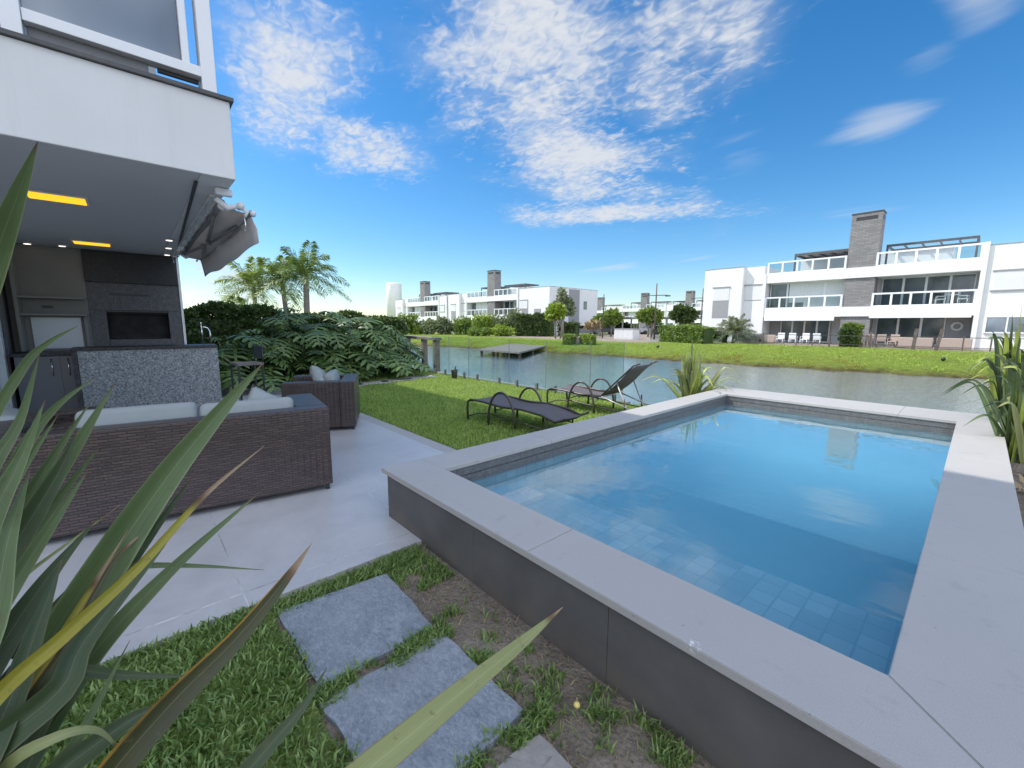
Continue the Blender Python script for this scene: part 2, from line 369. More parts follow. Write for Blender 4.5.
def wall_tile_mat():
    n = NT('dark_porcelain_wall'); c = n.coord(); g = n.noise(c, 2.2, 6, 0.62, 0.3); f = n.noise(c, 180, 3, 0.6); z = n.sep(c)[2]
    base = n.ramp(g, [(0.3, (0.075, 0.072, 0.072)), (0.7, (0.12, 0.116, 0.114))]); base = n.mix(n.rng(f, 0.55, 0.75, 0, 0.2), base, (0.16, 0.155, 0.15))
    spl = n.noise(c, 7, 5, 0.65); dirt = n.math('MULTIPLY', n.rng(z, 0.02, 0.14, 1, 0, True), n.rng(spl, 0.35, 0.65, 0, 1))
    base = n.mix(n.math('MULTIPLY', dirt, 0.55), base, (0.15, 0.12, 0.09)); n.bsdf(base, 0.55, normal=n.bump(f, 0.1, 0.002)); return n.m
MAT['poolwall'] = wall_tile_mat()
def patio_mat():
    n = NT('light_porcelain_floor'); c = n.coord(); g = n.noise(c, 1.1, 6, 0.65, 0.5); f = n.noise(c, 30, 4, 0.6); sp = n.vor(c, 5.5)
    base = n.ramp(g, [(0.3, (0.40, 0.40, 0.41)), (0.7, (0.52, 0.52, 0.525))]); base = n.mix(n.rng(f, 0.5, 0.8, 0, 0.25), base, (0.56, 0.56, 0.56)); g2 = n.noise(c, 3.5, 6, 0.7, 0.8); base = n.mix(n.rng(g2, 0.45, 0.7, 0, 0.35), base, (0.33, 0.33, 0.335)); cr = n.vor(c, 4.5); base = n.mix(n.rng(cr, 0.022, 0.016, 0, 0.8), base, (0.13, 0.11, 0.08))
    x, y, z = n.sep(c)
    def line(v, per, off):
        q = n.math('ABSOLUTE', n.math('SUBTRACT', n.math('FRACT', n.math('DIVIDE', n.math('ADD', v, off), per)), 0.5)); return n.rng(q, 0.4962, 0.4975, 0, 1)
    ln = n.math('MAXIMUM', line(y, 1.11, -0.335-1.11*0+1.11*20), line(x, 2.22, 2.62+2.22*20))
    smudge = n.math('MULTIPLY', n.rng(sp, 0.02, 0.10, 1, 0, True), n.rng(g, 0.45, 0.6, 0, 1))
    base = n.mix(n.math('MULTIPLY', smudge, 0.25), base, (0.6, 0.59, 0.57))
    base = n.mix(n.math('MULTIPLY', ln, 0.8), base, n.mix(n.rng(g2, 0.4, 0.6, 0, 1), (0.22, 0.22, 0.22), (0.66, 0.66, 0.65)))
    n.bsdf(base, n.rng(g, 0.3, 0.7, 0.28, 0.46), 0, 0.5, n.bump(n.math('ADD', n.math('MULTIPLY', ln, -1), n.math('MULTIPLY', g, 0.15)), 0.15, 0.004)); return n.m
MAT['patio'] = patio_mat()
def slate_mat():
    n = NT('slate_slab'); c = n.coord(); r = n.rnd(); o = n.N('ShaderNodeVectorMath'); o.operation = 'ADD'; n.L(c, o.inputs[0]); n.L(n.comb(n.math('MULTIPLY', r, 40), n.math('MULTIPLY', r, 17), 0.), o.inputs[1]); v = o.outputs[0]
    g = n.noise(v, 6, 7, 0.68, 1.2); f = n.noise(n.map(v, (1, 1.9, 1)), 34, 4, 0.6, 1.2); p = n.noise(v, 2.0, 3, 0.5)
    h = n.math('ADD', n.math('MULTIPLY', g, 0.42), n.math('MULTIPLY', f, 0.62))
    base = n.ramp(h, [(0.35, (0.12, 0.14, 0.165)), (0.5, (0.20, 0.23, 0.265)), (0.66, (0.31, 0.34, 0.38))])
    base = n.mix(n.rng(p, 0.4, 0.7, 0, 0.3), base, (0.27, 0.28, 0.28))
    n.bsdf(base, 0.62, 0, 0.5, n.bump(h, 0.35, 0.006)); return n.m
MAT['slate'] = slate_mat()
MAT['concrete_slab'] = simple('dirty_concrete_slab', (0.27, 0.255, 0.24), 0.85, var=0.35, sc=5, bump=0.5, bsc=30)
def soil_mat():
    n = NT('sandy_soil'); c = n.coord(); g = n.noise(c, 3, 6, 0.65); f = n.noise(c, 45, 5, 0.7); p = n.vor(c, 55)
    base = n.ramp(g, [(0.3, (0.13, 0.108, 0.085)), (0.55, (0.25, 0.215, 0.175)), (0.75, (0.36, 0.32, 0.275))])
    base = n.mix(n.rng(f, 0.5, 0.75, 0, 0.6), base, (0.34, 0.30, 0.25)); base = n.mix(n.rng(f, 0.45, 0.3, 0, 0.6), base, (0.05, 0.04, 0.03))
    n.bsdf(base, 0.95, 0, 0.2, n.bump(n.math('ADD', f, n.math('MULTIPLY', p, 0.6)), 0.9, 0.02)); return n.m
MAT['soil'] = soil_mat()
def turf_mat(name, a, b, cdry, sc=0.5):
    n = NT(name); c = n.coord('Object'); g = n.noise(c, sc, 5, 0.6); f = n.noise(c, sc*14, 5, 0.7); h = n.noise(c, sc*80, 3, 0.7)
    base = n.ramp(f, [(0.3, a), (0.65, b)]); base = n.mix(n.rng(g, 0.52, 0.72, 0, 0.7), base, cdry); base = n.mix(n.rng(h, 0.4, 0.65, 0.45, 0), base, lerp(a, (0, 0, 0), 0.5))
    n.bsdf(base, 0.9, 0, 0.2, n.bump(n.math('ADD', f, h), 0.7, 0.06)); return n.m
MAT['turf'] = turf_mat('lawn_turf', (0.11, 0.17, 0.04), (0.22, 0.30, 0.08), (0.23, 0.25, 0.10), 0.8)
def far_ground_mat():
    n = NT('far_bank_ground'); c = n.coord('Object'); x, y, z = n.sep(c)
    g = n.noise(c, 0.22, 5, 0.6); f = n.noise(c, 2.6, 6, 0.7); h = n.noise(c, 14, 4, 0.7)
    grass = n.ramp(f, [(0.3, (0.16, 0.26, 0.03)), (0.7, (0.34, 0.42, 0.08))]); grass = n.mix(n.rng(g, 0.5, 0.75, 0, 0.6), grass, (0.26, 0.25, 0.05))
    grass = n.mix(n.rng(h, 0.35, 0.6, 0.5, 0), grass, (0.05, 0.085, 0.01))
    mud = n.ramp(f, [(0.3, (0.07, 0.05, 0.022)), (0.7, (0.16, 0.12, 0.05))])
    zz = n.math('ADD', z, n.math('MULTIPLY', n.math('SUBTRACT', f, 0.5), 0.35))
    col = n.mix(n.rng(zz, -0.62, -0.36, 1, 0), grass, mud)
    pav = n.ramp(f, [(0.3, (0.34, 0.29, 0.24)), (0.7, (0.45, 0.39, 0.33))])
    yy = n.math('ADD', y, n.math('MULTIPLY', n.math('SUBTRACT', g, 0.5), 3.0))
    pm = n.math('MULTIPLY', n.rng(yy, 31.5, 33.5, 0, 1), n.math('MULTIPLY', n.rng(yy, 60, 70, 1, 0), n.rng(x, -18.5, -20.5, 0, 1)))
    pm = n.math('MULTIPLY', pm, n.rng(x, -38, -45, 1, 0))
    col = n.mix(pm, col, pav)
    ter = n.math('MULTIPLY', n.rng(y, 37.6, 37.8, 0, 1), n.rng(x, -18.3, -18.0, 0, 1)); col = n.mix(ter, col, pav)
    n.bsdf(col, 0.95, 0, 0.15, n.bump(n.math('ADD', f, h), 0.9, 0.25)); return n.m
MAT['far_ground'] = far_ground_mat()
def leaf_mat(name, a, b, rough=0.5, trans=0.25, sc=3.):
    n = NT(name); c = n.coord(); f = n.noise(c, sc, 4, 0.6); g = n.N('ShaderNodeNewGeometry'); r = g.outputs['Random Per Island']
    col = n.ramp(n.math('ADD', n.math('MULTIPLY', f, 0.5), n.math('MULTIPLY', r, 0.5)), [(0.25, a), (0.75, b)])
    p = n.bsdf(col, rough, 0, 0.5)
    t = n.N('ShaderNodeBsdfTranslucent'); n.L(n.mix(0.5, col, (b[0]*1.6, b[1]*1.5, b[2]*0.6)), t.inputs[0])
    mx = n.N('ShaderNodeMixShader'); mx.inputs[0].default_value = trans; n.L(p.outputs[0], mx.inputs[1]); n.L(t.outputs[0], mx.inputs[2]); n.L(mx.outputs[0], n.out.inputs[0]); return n.m
MAT['blade'] = leaf_mat('grass_blade', (0.17, 0.28, 0.05), (0.42, 0.54, 0.16), 0.6, 0.35, 2.)
MAT['blade_near'] = leaf_mat('near_grass_blade', (0.085, 0.165, 0.035), (0.26, 0.37, 0.12), 0.5, 0.25, 3.)
MAT['blade_dry'] = leaf_mat('dry_grass_blade', (0.22, 0.18, 0.08), (0.42, 0.35, 0.18), 0.8, 0.2, 3.)
MAT['blade_far'] = leaf_mat('bank_grass_blade', (0.17, 0.29, 0.03), (0.41, 0.51, 0.11), 0.6, 0.3, 0.35)
MAT['blade_bankdry'] = leaf_mat('olive_bank_blade', (0.14, 0.12, 0.02), (0.34, 0.29, 0.07), 0.8, 0.2, 0.6)
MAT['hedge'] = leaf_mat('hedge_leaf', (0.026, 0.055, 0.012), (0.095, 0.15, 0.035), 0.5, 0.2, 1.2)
MAT['hedge_bright'] = leaf_mat('bright_hedge_leaf', (0.08, 0.14, 0.02), (0.22, 0.31, 0.06), 0.5, 0.25, 1.2)
MAT['bush_lime'] = leaf_mat('lime_bush_leaf', (0.12, 0.20, 0.02), (0.30, 0.40, 0.05), 0.5, 0.3, 1.2)
MAT['bush_grey'] = leaf_mat('grey_green_leaf', (0.09, 0.12, 0.06), (0.24, 0.28, 0.15), 0.6, 0.2, 1.2)
MAT['philo'] = leaf_mat('philodendron_leaf', (0.036, 0.075, 0.016), (0.145, 0.225, 0.062), 0.42, 0.15, 2.)
MAT['palm'] = leaf_mat('palm_frond', (0.09, 0.15, 0.035), (0.28, 0.37, 0.09), 0.5, 0.3, 0.8)
MAT['palm_dark'] = leaf_mat('dark_palm_frond', (0.06, 0.115, 0.03), (0.20, 0.29, 0.075), 0.5, 0.25, 0.8)
MAT['stem'] = simple('green_stem', (0.09, 0.12, 0.04), 0.6, var=0.2)
MAT['trunk'] = simple('grey_bark', (0.22, 0.19, 0.16), 0.9, var=0.35, sc=8, bump=0.4, bsc=20)
MAT['deadleaf'] = leaf_mat('dead_leaf', (0.20, 0.13, 0.06), (0.45, 0.36, 0.22), 0.8, 0.1, 3.)
MAT['flowerorange'] = leaf_mat('orange_bract', (0.45, 0.18, 0.04), (0.6, 0.32, 0.08), 0.6, 0.2, 3.)
def flax_mat(name, a, b, edge, tip=0.93, mid=1.15):
    n = NT(name); uv = n.coord('UV'); u, v, _ = n.sep(uv)
    st = n.noise(n.map(uv, (60, 1.2, 1)), 1.0, 3, 0.6); bl = n.noise(n.coord(), 5, 4, 0.6)
    col = n.ramp(n.math('ADD', n.math('MULTIPLY', st, 0.68), n.math('MULTIPLY', bl, 0.38)), [(0.36, a), (0.68, b)])
    d = n.math('ABSOLUTE', n.math('SUBTRACT', u, 0.5))
    col = n.mix(n.rng(d, 0.03, 0.0, 0, 0.35), col, lerp(b, (1, 1, 0.7), 0.25))
    ed = n.math('MULTIPLY', n.rng(u, 0.13, 0.07, 0, 1) if name == 'flax_bronze' else n.rng(d, 0.44, 0.48, 0, 1), n.rng(bl, 0.3, 0.55, 0.4, 1)); col = n.mix(ed, col, edge)
    spk = n.noise(n.coord(), 60, 3, 0.6); col = n.mix(n.rng(spk, 0.62, 0.72, 0, 0.5), col, (0.12, 0.09, 0.04))
    tp = n.math('ADD', v, n.math('MULTIPLY', n.math('SUBTRACT', st, 0.5), 0.10)); col = n.mix(n.rng(tp, tip-0.015, tip+0.015, 0, 1), col, (0.13, 0.075, 0.035))
    col = n.mix(n.rng(tp, tip+0.02, tip+0.05, 0, 0.75), col, (0.36, 0.27, 0.17))
    p = n.bsdf(col, 0.38, 0, 0.5, n.bump(st, 0.35, 0.002))
    t = n.N('ShaderNodeBsdfTranslucent'); n.L(col, t.inputs[0]); mx = n.N('ShaderNodeMixShader'); mx.inputs[0].default_value = 0.22
    n.L(p.outputs[0], mx.inputs[1]); n.L(t.outputs[0], mx.inputs[2]); n.L(mx.outputs[0], n.out.inputs[0]); return n.m
FLAX = [flax_mat('flax_green', (0.060, 0.105, 0.038), (0.135, 0.195, 0.075), (0.20, 0.25, 0.12), 0.975),
        flax_mat('flax_dark', (0.030, 0.055, 0.022), (0.068, 0.105, 0.045), (0.10, 0.11, 0.06), 0.975),
        flax_mat('flax_yellow', (0.22, 0.215, 0.02), (0.34, 0.31, 0.035), (0.16, 0.12, 0.03), 0.80),
        flax_mat('flax_bronze', (0.035, 0.042, 0.016), (0.07, 0.075, 0.026), (0.42, 0.22, 0.04), 0.84),
        flax_mat('flax_pale', (0.20, 0.235, 0.09), (0.30, 0.33, 0.14), (0.20, 0.19, 0.09), 0.93),
        flax_mat('flax_lime', (0.24, 0.32, 0.05), (0.42, 0.50, 0.10), (0.42, 0.40, 0.12), 0.95)]
def wicker_mat():
    n = NT('brown_wicker'); c = n.coord(); x, y, z = n.sep(c); g = n.N('ShaderNodeTexCoord'); nx, ny, nz = n.sep(g.outputs['Normal'])
    top = n.math('GREATER_THAN', n.math('ABSOLUTE', nz), 0.6); xy = n.math('ADD', x, y)
    mv = n.N('ShaderNodeMix'); mv.data_type = 'FLOAT'; n.L(top, mv.inputs['Factor']); n.L(z, mv.inputs['A']); n.L(n.math('SUBTRACT', x, y), mv.inputs['B'])
    v = n.comb(xy, mv.outputs['Result'], 0.)
    b = n.N('ShaderNodeTexBrick'); n.L(v, b.inputs['Vector']); b.offset = 0.5; b.inputs['Scale'].default_value = 1.0; b.inputs['Brick Width'].default_value = 0.10; b.inputs['Row Height'].default_value = 0.021
    b.inputs['Mortar Size'].default_value = 0.0042; b.inputs['Mortar Smooth'].default_value = 0.6; b.inputs['Color1'].default_value = (0.090, 0.056, 0.048, 1); b.inputs['Color2'].default_value = (0.045, 0.027, 0.025, 1); b.inputs['Mortar'].default_value = (0.004, 0.0035, 0.004, 1)
    wv = n.math('SINE', n.math('MULTIPLY', xy, 2*math.pi/0.05)); nz1 = n.noise(c, 9, 3, 0.6)
    h = n.math('ADD', n.math('MULTIPLY', n.math('SUBTRACT', 1., b.outputs['Fac']), 1.0), n.math('MULTIPLY', wv, 0.25))
    col = n.mix(n.rng(nz1, 0.4, 0.7, 0, 0.4), b.outputs['Color'], (0.075, 0.048, 0.042))
    n.bsdf(col, 0.30, 0, 1.0, n.bump(h, 1.0, 0.008)); return n.m
MAT['wicker'] = wicker_mat()
def granite_mat(name, a, b, sc=70, rough=0.3):
    n = NT(name); c = n.coord(); f = n.noise(c, sc, 4, 0.7, 0.5); g = n.noise(c, sc*0.3, 3, 0.6)
    h = n.math('ADD', n.math('MULTIPLY', f, 0.75), n.math('MULTIPLY', g, 0.25)); col = n.ramp(h, [(0.38, a), (0.5, lerp(a, b, 0.45)), (0.62, b)])
    n.bsdf(col, rough, 0, 0.5); return n.m
MAT['granite'] = granite_mat('pale_granite', (0.075, 0.085, 0.095), (0.44, 0.465, 0.485), 42)
MAT['granite_dark'] = granite_mat('grey_granite', (0.035, 0.036, 0.042), (0.14, 0.145, 0.16), 60, 0.5)
MAT['granite_black'] = granite_mat('dark_granite', (0.010, 0.011, 0.014), (0.035, 0.037, 0.044), 60, 0.5)
def pooltile_mat():
    n = NT('pool_tile'); c = n.coord(); x, y, z = n.sep(c)
    gn = n.N('ShaderNodeTexCoord'); nx, ny, nz = n.sep(gn.outputs['Normal'])
    def sel(f, a, b):
        m = n.N('ShaderNodeMix'); m.data_type = 'FLOAT'; n.L(f, m.inputs['Factor']); n.L(a, m.inputs['A']); n.L(b, m.inputs['B']); return m.outputs['Result']
    fz = n.math('GREATER_THAN', n.math('ABSOLUTE', nz), 0.5); fx = n.math('GREATER_THAN', n.math('ABSOLUTE', nx), 0.5)
    uu = sel(fx, x, y); vv = sel(fz, z, y)
    b = n.N('ShaderNodeTexBrick'); n.L(n.comb(uu, vv, 0.), b.inputs['Vector']); b.offset = 0.; b.inputs['Scale'].default_value = 1.; b.inputs['Brick Width'].default_value = 0.125; b.inputs['Row Height'].default_value = 0.125
    b.inputs['Mortar Size'].default_value = 0.005; b.inputs['Bias'].default_value = 0.0
    b.inputs['Color1'].default_value = (0.12, 0.235, 0.29, 1); b.inputs['Color2'].default_value = (0.22, 0.36, 0.42, 1); b.inputs['Mortar'].default_value = (0.09, 0.19, 0.25, 1)
    g = n.noise(c, 1.4, 4, 0.6); col = n.mix(n.rng(g, 0.35, 0.7, 0, 0.22), b.outputs['Color'], (0.20, 0.42, 0.52))
    n.bsdf(col, 0.35, 0, 0.4); return n.m
MAT['pooltile'] = pooltile_mat()
MAT['pooledge'] = granite_mat('grey_waterline_stone', (0.07, 0.074, 0.078), (0.16, 0.16, 0.158), 60, 0.5)
def water_mat(name, tint, bump_s, scs, ior=1.33, gloss=0.01, refl=0.95):
    n = NT(name); c = n.coord()
    h = None
    for sc, amp, str_ in scs:
        f = n.math('MULTIPLY', n.noise(n.map(c, str_), sc, 2, 0.5, 0.4), amp); h = f if h is None else n.math('ADD', h, f)
    nm = n.bump(h, bump_s, 0.05)
    fr = n.fresnel(ior); n.L(nm, fr.inputs['Normal'])
    gl = n.N('ShaderNodeBsdfGlossy'); n.set(gl.inputs[0], (refl, refl, refl)); gl.inputs['Roughness'].default_value = gloss; n.L(nm, gl.inputs['Normal'])
    return n, fr, gl, nm
def pool_water():
    n, fr, gl, nm = water_mat('pool_water', None, 0.08, [(1.6, 1.0, (1, 1, 1)), (7, 0.15, (1, 1, 1)), (2.5, 0.25, (1, 4, 1))])
    tr = n.N('ShaderNodeBsdfTransparent'); n.set(tr.inputs[0], (1, 1, 1)); g = n.N('ShaderNodeNewGeometry'); up = n.math('GREATER_THAN', n.sep(g.outputs['True Normal'])[2], 0.5)
    mx = n.N('ShaderNodeMixShader'); f2 = n.math('MULTIPLY', n.math('ADD', n.math('MULTIPLY', fr.outputs[0], 1.9), 0.02, clamp=True), up); n.L(f2, mx.inputs[0]); n.L(tr.outputs[0], mx.inputs[1]); n.L(gl.outputs[0], mx.inputs[2]); n.L(mx.outputs[0], n.out.inputs[0])
    v = n.N('ShaderNodeVolumePrincipled'); n.set(v.inputs['Color'], (0.42, 0.83, 0.95)); v.inputs['Density'].default_value = POOL_DENSITY; v.inputs['Anisotropy'].default_value = 0.25; n.L(v.outputs[0], n.out.inputs['Volume']); return n.m
POOL_DENSITY = 0.72
MAT['poolwater'] = pool_water()
def lake_water():
    n, fr, gl, nm = water_mat('lake_water', None, 0.45, [(1.3, 0.8, (1, 1.6, 1)), (4.5, 0.6, (1, 1.8, 1)), (9, 0.35, (1, 1.6, 1)), (24, 0.28, (1, 1.4, 1))], gloss=0.05)
    df = n.N('ShaderNodeBsdfDiffuse'); n.set(df.inputs[0], (0.17, 0.215, 0.235))
    mx = n.N('ShaderNodeMixShader'); n.L(n.math('ADD', n.math('MULTIPLY', fr.outputs[0], 1.7), 0.16, clamp=True), mx.inputs[0]); n.L(df.outputs[0], mx.inputs[1]); n.L(gl.outputs[0], mx.inputs[2]); n.L(mx.outputs[0], n.out.inputs[0]); return n.m
MAT['lake'] = lake_water()

# ------------------------------------------------------------------ ground, water
WZ = -0.6
def bank_y(X):
    xs = [-260, -120, -60, -37, -26, -19, -11, 0, 12, 30, 80, 220]; ys = [8.5, 11, 17, 21.6, 23.2, 24.2, 24.0, 25.4, 26.5, 27.5, 28, 28]
    return float(np.interp(X, xs, ys))
def far_ground():
    X = np.concatenate([np.linspace(-1500, -130, 12), np.linspace(-120, -42, 40), np.linspace(-40, 14, 150), np.linspace(16, 60, 30), np.linspace(70, 1500, 12)])
    prof = [(-3.0, -1.15), (-0.6, -0.74), (-0.2, -0.63), (0.1, -0.52), (0.5, -0.42), (1.2, -0.35), (2.4, -0.27), (4, -0.17), (6, -0.09), (9, -0.03), (12, 0), (18, 0), (30, 0), (60, 0), (150, 0), (500, 0), (2500, 0)]
    rows = []
    for d, z in prof:
        r = []
        for x in X:
            by = bank_y(x); wob = 0.22*math.sin(x*1.9+1)+0.15*math.sin(x*4.3)+0.10*math.sin(x*9.1+2)
            dz = 0.035*math.sin(x*2.3+d)+0.03*math.sin(x*5.1-d*1.7) if -1 < d < 10 else 0
            r.append((x, by+d+wob*(1 if d < 4 else 0.3), z+dz))
        rows.append(r)
    mb = MB(); mb.grid(rows); o = mb.build('far_ground', MAT['far_ground']); tag(o, kind='structure')
far_ground()
def ground_z(x, y):
    d = y-bank_y(x); return float(np.interp(d, [-3, -0.6, -0.2, 0.1, 0.5, 1.2, 2.4, 4, 6, 9, 12], [-1.15, -0.74, -0.63, -0.52, -0.42, -0.35, -0.27, -0.17, -0.09, -0.03, 0]))
def on_ground(px, py):
    p = at(px, py, 0)
    for _ in range(12): p = at(px, py, 0.5*(p.z+ground_z(p.x, p.y)))
    return p
mb = MB(); mb.quad([(-1500, 5.0, WZ), (1500, 5.0, WZ), (1500, 32, WZ), (-1500, 32, WZ)]); tag(mb.build('lake_water', MAT['lake']), kind='structure')
# near plot: soil sheet with a retaining edge along the lake
SHORE = [(-1500, 7.0), (-4.4, 7.0), (-4.0, 7.6), (-4.0, 8.45), (1.6, 8.45), (2.6, 8.1), (1500, 8.1)]
mb = MB()
hx0, hx1, hy0, hy1 = -2.95, 0.22, 1.41, 7.93        # hole for the pool
mb.prism([(-1500, -1500), (hx0, -1500), (hx0, 8.45), (-4.0, 8.45), (-4.0, 7.6), (-4.4, 7.0), (-1500, 7.0)], -1.4, -0.03)
mb.prism([(hx0, -1500), (hx1, -1500), (hx1, hy0), (hx0, hy0)], -1.4, -0.03)
mb.prism([(hx0, hy1), (hx1, hy1), (hx1, 8.45), (hx0, 8.45)], -1.4, -0.03)
mb.prism([(hx1, -1500), (1500, -1500), (1500, 8.1), (2.6, 8.1), (1.6, 8.45), (hx1, 8.45)], -1.4, -0.03)
tag(mb.build('near_ground', MAT['soil']), kind='structure')
mb = MB(); mb.prism([(-60, 2.78), (-3.06, 2.78), (-3.06, 7.7), (-3.95, 7.7), (-4.35, 6.98), (-60, 6.98)], -0.028, -0.012); tag(mb.build('lawn_turf', MAT['turf']), kind='structure')
mb = MB(); mb.prism([(-2.44, -3), (-0.2, -3), (-0.2, 0.40), (-2.44, 0.42)], -0.028, -0.010); tag(mb.build('garden_turf', MAT['turf']), kind='structure')
mb = MB(); mb.prism([(0.29, 0.5), (6, 0.5), (6, 8.4), (0.29, 8.4)], -0.028, 0.16); tag(mb.build('planting_bed_soil', MAT['soil']), kind='structure')
# retaining edge in pale concrete
mb = MB()
mb.box(-30, -4.42, 6.98, 7.10, -1.3, 0.03, 0.01); tag(mb.build('retaining_kerb', MAT['greypanel']), 'pale concrete kerb holding the lawn above the lake', 'kerb')
# patio
mb = MB(); mb.box(-12.5, -2.47, -9, 2.62, -0.05, 0.0, 0.004); tag(mb.build('patio_floor', MAT['patio']), kind='structure')
mb = MB(); mb.box(-12.5, -3.07, 2.623, 2.80, -0.05, -0.004, 0.004); tag(mb.build('patio_border', MAT['coping']), kind='structure')

# ------------------------------------------------------------------ swimming pool
PX0, PX1, PY0, PY1, PH = -3.03, 0.278, 1.36, 8.0, 0.385
IX0, IX1, IY0, IY1 = -2.69, -0.082, 1.715, 7.20
pool = empty('swimming_pool', ((PX0+PX1)/2, (PY0+PY1)/2, 0), 0, 'raised rectangular swimming pool with grey stone coping and dark tiled sides', 'swimming pool')
def P(o): o.parent = pool; o.matrix_parent_inverse = Matrix.Translation((-(PX0+PX1)/2, -(PY0+PY1)/2, 0)); return o
t = 0.035
wx0, wx1, wy0, wy1 = PX0+0.055, PX1-0.03, PY0+0.02, PY1-0.03
def wallrun(pts, name='side_panel'):
    for a, b in zip(pts[:-1], pts[1:]):
        mb = MB(); g = 0.0012
        if abs(a[1]-b[1]) < 1e-6: mb.box(min(a[0], b[0])+g, max(a[0], b[0])-g, a[1], a[1]+0.09 if a[1] < 4 else a[1]-0.09+0.18*0, -0.2, PH-t-0.0005, 0.0015)
        else: mb.box(a[0] if a[0] < -1 else a[0]-0.09, a[0]+0.09 if a[0] < -1 else a[0], min(a[1], b[1])+g, max(a[1], b[1])-g, -0.2, PH-t-0.0005, 0.0015)
        P(mb.build(name, MAT['poolwall']))
wallrun([(x, wy0) for x in (wx0, -1.86, -0.92, 0.02, wx1)])
mb = MB(); mb.box(wx0, wx1, wy1-0.09, wy1, -1.3, PH-t-0.0005); P(mb.build('side_panel', MAT['poolwall']))
wallrun([(wx0, y) for y in (wy0+0.092, 3.0, 4.6, 6.2, wy1-0.092)])
wallrun([(wx1, y) for y in (wy0+0.092, 3.0, 4.6, 6.2, wy1-0.092)])
def slab(x0, x1, y0, y1, pts=None):
    mb = MB(); g = 0.001
    if pts: mb.prism(pts, PH-t, PH, bev=0.003)
    else: mb.box(x0+g, x1-g, y0+g, y1-g, PH-t, PH, 0.003)
    P(mb.build('coping_stone', MAT['coping']))
g = 0.001
slab(0, 0, 0, 0, [(PX0, PY0), (-1.39-g, PY0), (-1.39-g, IY0), (IX0-g, IY0), (PX0, IY0-g)])
slab(0, 0, 0, 0, [(-1.39+g, PY0), (PX1-g*2, PY0), (IX1-g, IY0), (-1.39+g, IY0)])
slab(0, 0, 0, 0, [(PX1, PY0+g), (PX1, 2.845-g), (IX1, 2.845-g), (IX1, IY0+g)])
for a, b in ((2.845, 4.05), (4.05, 5.25), (5.25, 6.45), (6.45, IY1)): slab(IX1, PX1, a, b)
for a, b in ((IY0, 2.95), (2.95, 4.15), (4.15, 5.35), (5.35, 6.55), (6.55, IY1)): slab(PX0, IX0, a, b)
for a, b in ((PX0, -1.80), (-1.80, -0.60), (-0.60, PX1)): slab(a, b, IY1, PY1)
# basin: walls, bench, floor
mb = MB(); bz = -0.95
def sheet(a, b, c, d): mb.quad([a, b, c, d])
e = 0.012
x0, x1, y0, y1 = IX0-e, IX1+e, IY0-e, IY1+e; zt = 0.20
for (ax, ay, bx, by) in ((x0, y0, x1, y0), (x1, y0, x1, y1), (x1, y1, x0, y1), (x0, y1, x0, y0)): mb.quad([(ax, ay, bz), (bx, by, bz), (bx, by, zt), (ax, ay, zt)])
mb.quad([(x0, y0, bz), (x1, y0, bz), (x1, y1, bz), (x0, y1, bz)])
P(mb.build('basin', MAT['pooltile']))
mb = MB(); mb.box(x0+0.003, x1-0.003, y0+0.003, y0+1.15, bz, -0.05); P(mb.build('bench_step', MAT['pooltile']))
mb = MB(); zt0, zt1 = 0.20, PH-t-0.002
for (ax, ay, bx, by) in ((x0, y0, x1, y0), (x1, y0, x1, y1), (x1, y1, x0, y1), (x0, y1, x0, y0)):
    d = Vector((bx-ax, by-ay, 0)).normalized(); nrm = Vector((-d.y, d.x, 0))*0.05
    for (za, zb, off) in ((zt0, zt0+0.075, 0.), (zt0+0.083, zt1, 0.0), (zt0+0.074, zt0+0.084, -0.008)):
        o_ = nrm*off/0.05
        mb.quad([(ax+o_.x, ay+o_.y, za), (bx+o_.x, by+o_.y, za), (bx+o_.x, by+o_.y, zb), (ax+o_.x, ay+o_.y, zb)])
P(mb.build('waterline_strip', MAT['pooledge']))
mb = MB(); mb.box(x0+.001, x1-.001, y0+.001, y1-.001, bz-0.02, 0.235); tag(mb.build('pool_water', MAT['poolwater']), kind='structure')

# ------------------------------------------------------------------ stepping stones
def stone(pts, z, mat, label, seed):
    r = random.Random(seed); P2 = []
    for i in range(4):
        a = Vector((*pts[i], 0)); b = Vector((*pts[(i+1) % 4], 0)); n = 9; d = (b-a).normalized(); nn = Vector((d.y, -d.x, 0))
        for k in range(n):
            p = a.lerp(b, k/n); j = (r.random()-0.5)*0.012; P2.append((p.x+nn.x*j, p.y+nn.y*j))
    mb = MB(); mb.prism(P2, -0.03, z, bev=0.004); return tag(mb.build('stepping_stone', mat), label, 'stepping stone', 'stepping stones beside the pool wall')
stone([(-2.34, .44), (-1.70, .45), (-1.68, 1.0), (-2.28, 1.03)], -0.010, MAT['slate'], 'blue grey slate slab nearest the patio in the grass path', 1)
stone([(-1.62, .43), (-1.02, .47), (-1.05, 1.02), (-1.62, 1.01)], -0.007, MAT['slate'], 'mottled slate slab in the middle of the grass path beside the pool', 2)
stone([(-0.97, .44), (-0.38, .46), (-0.40, 1.0), (-0.95, 1.0)], -0.016, MAT['concrete_slab'], 'dusty brown slab at the bottom edge, half buried in sand by the pool wall', 3)
STEPS = []
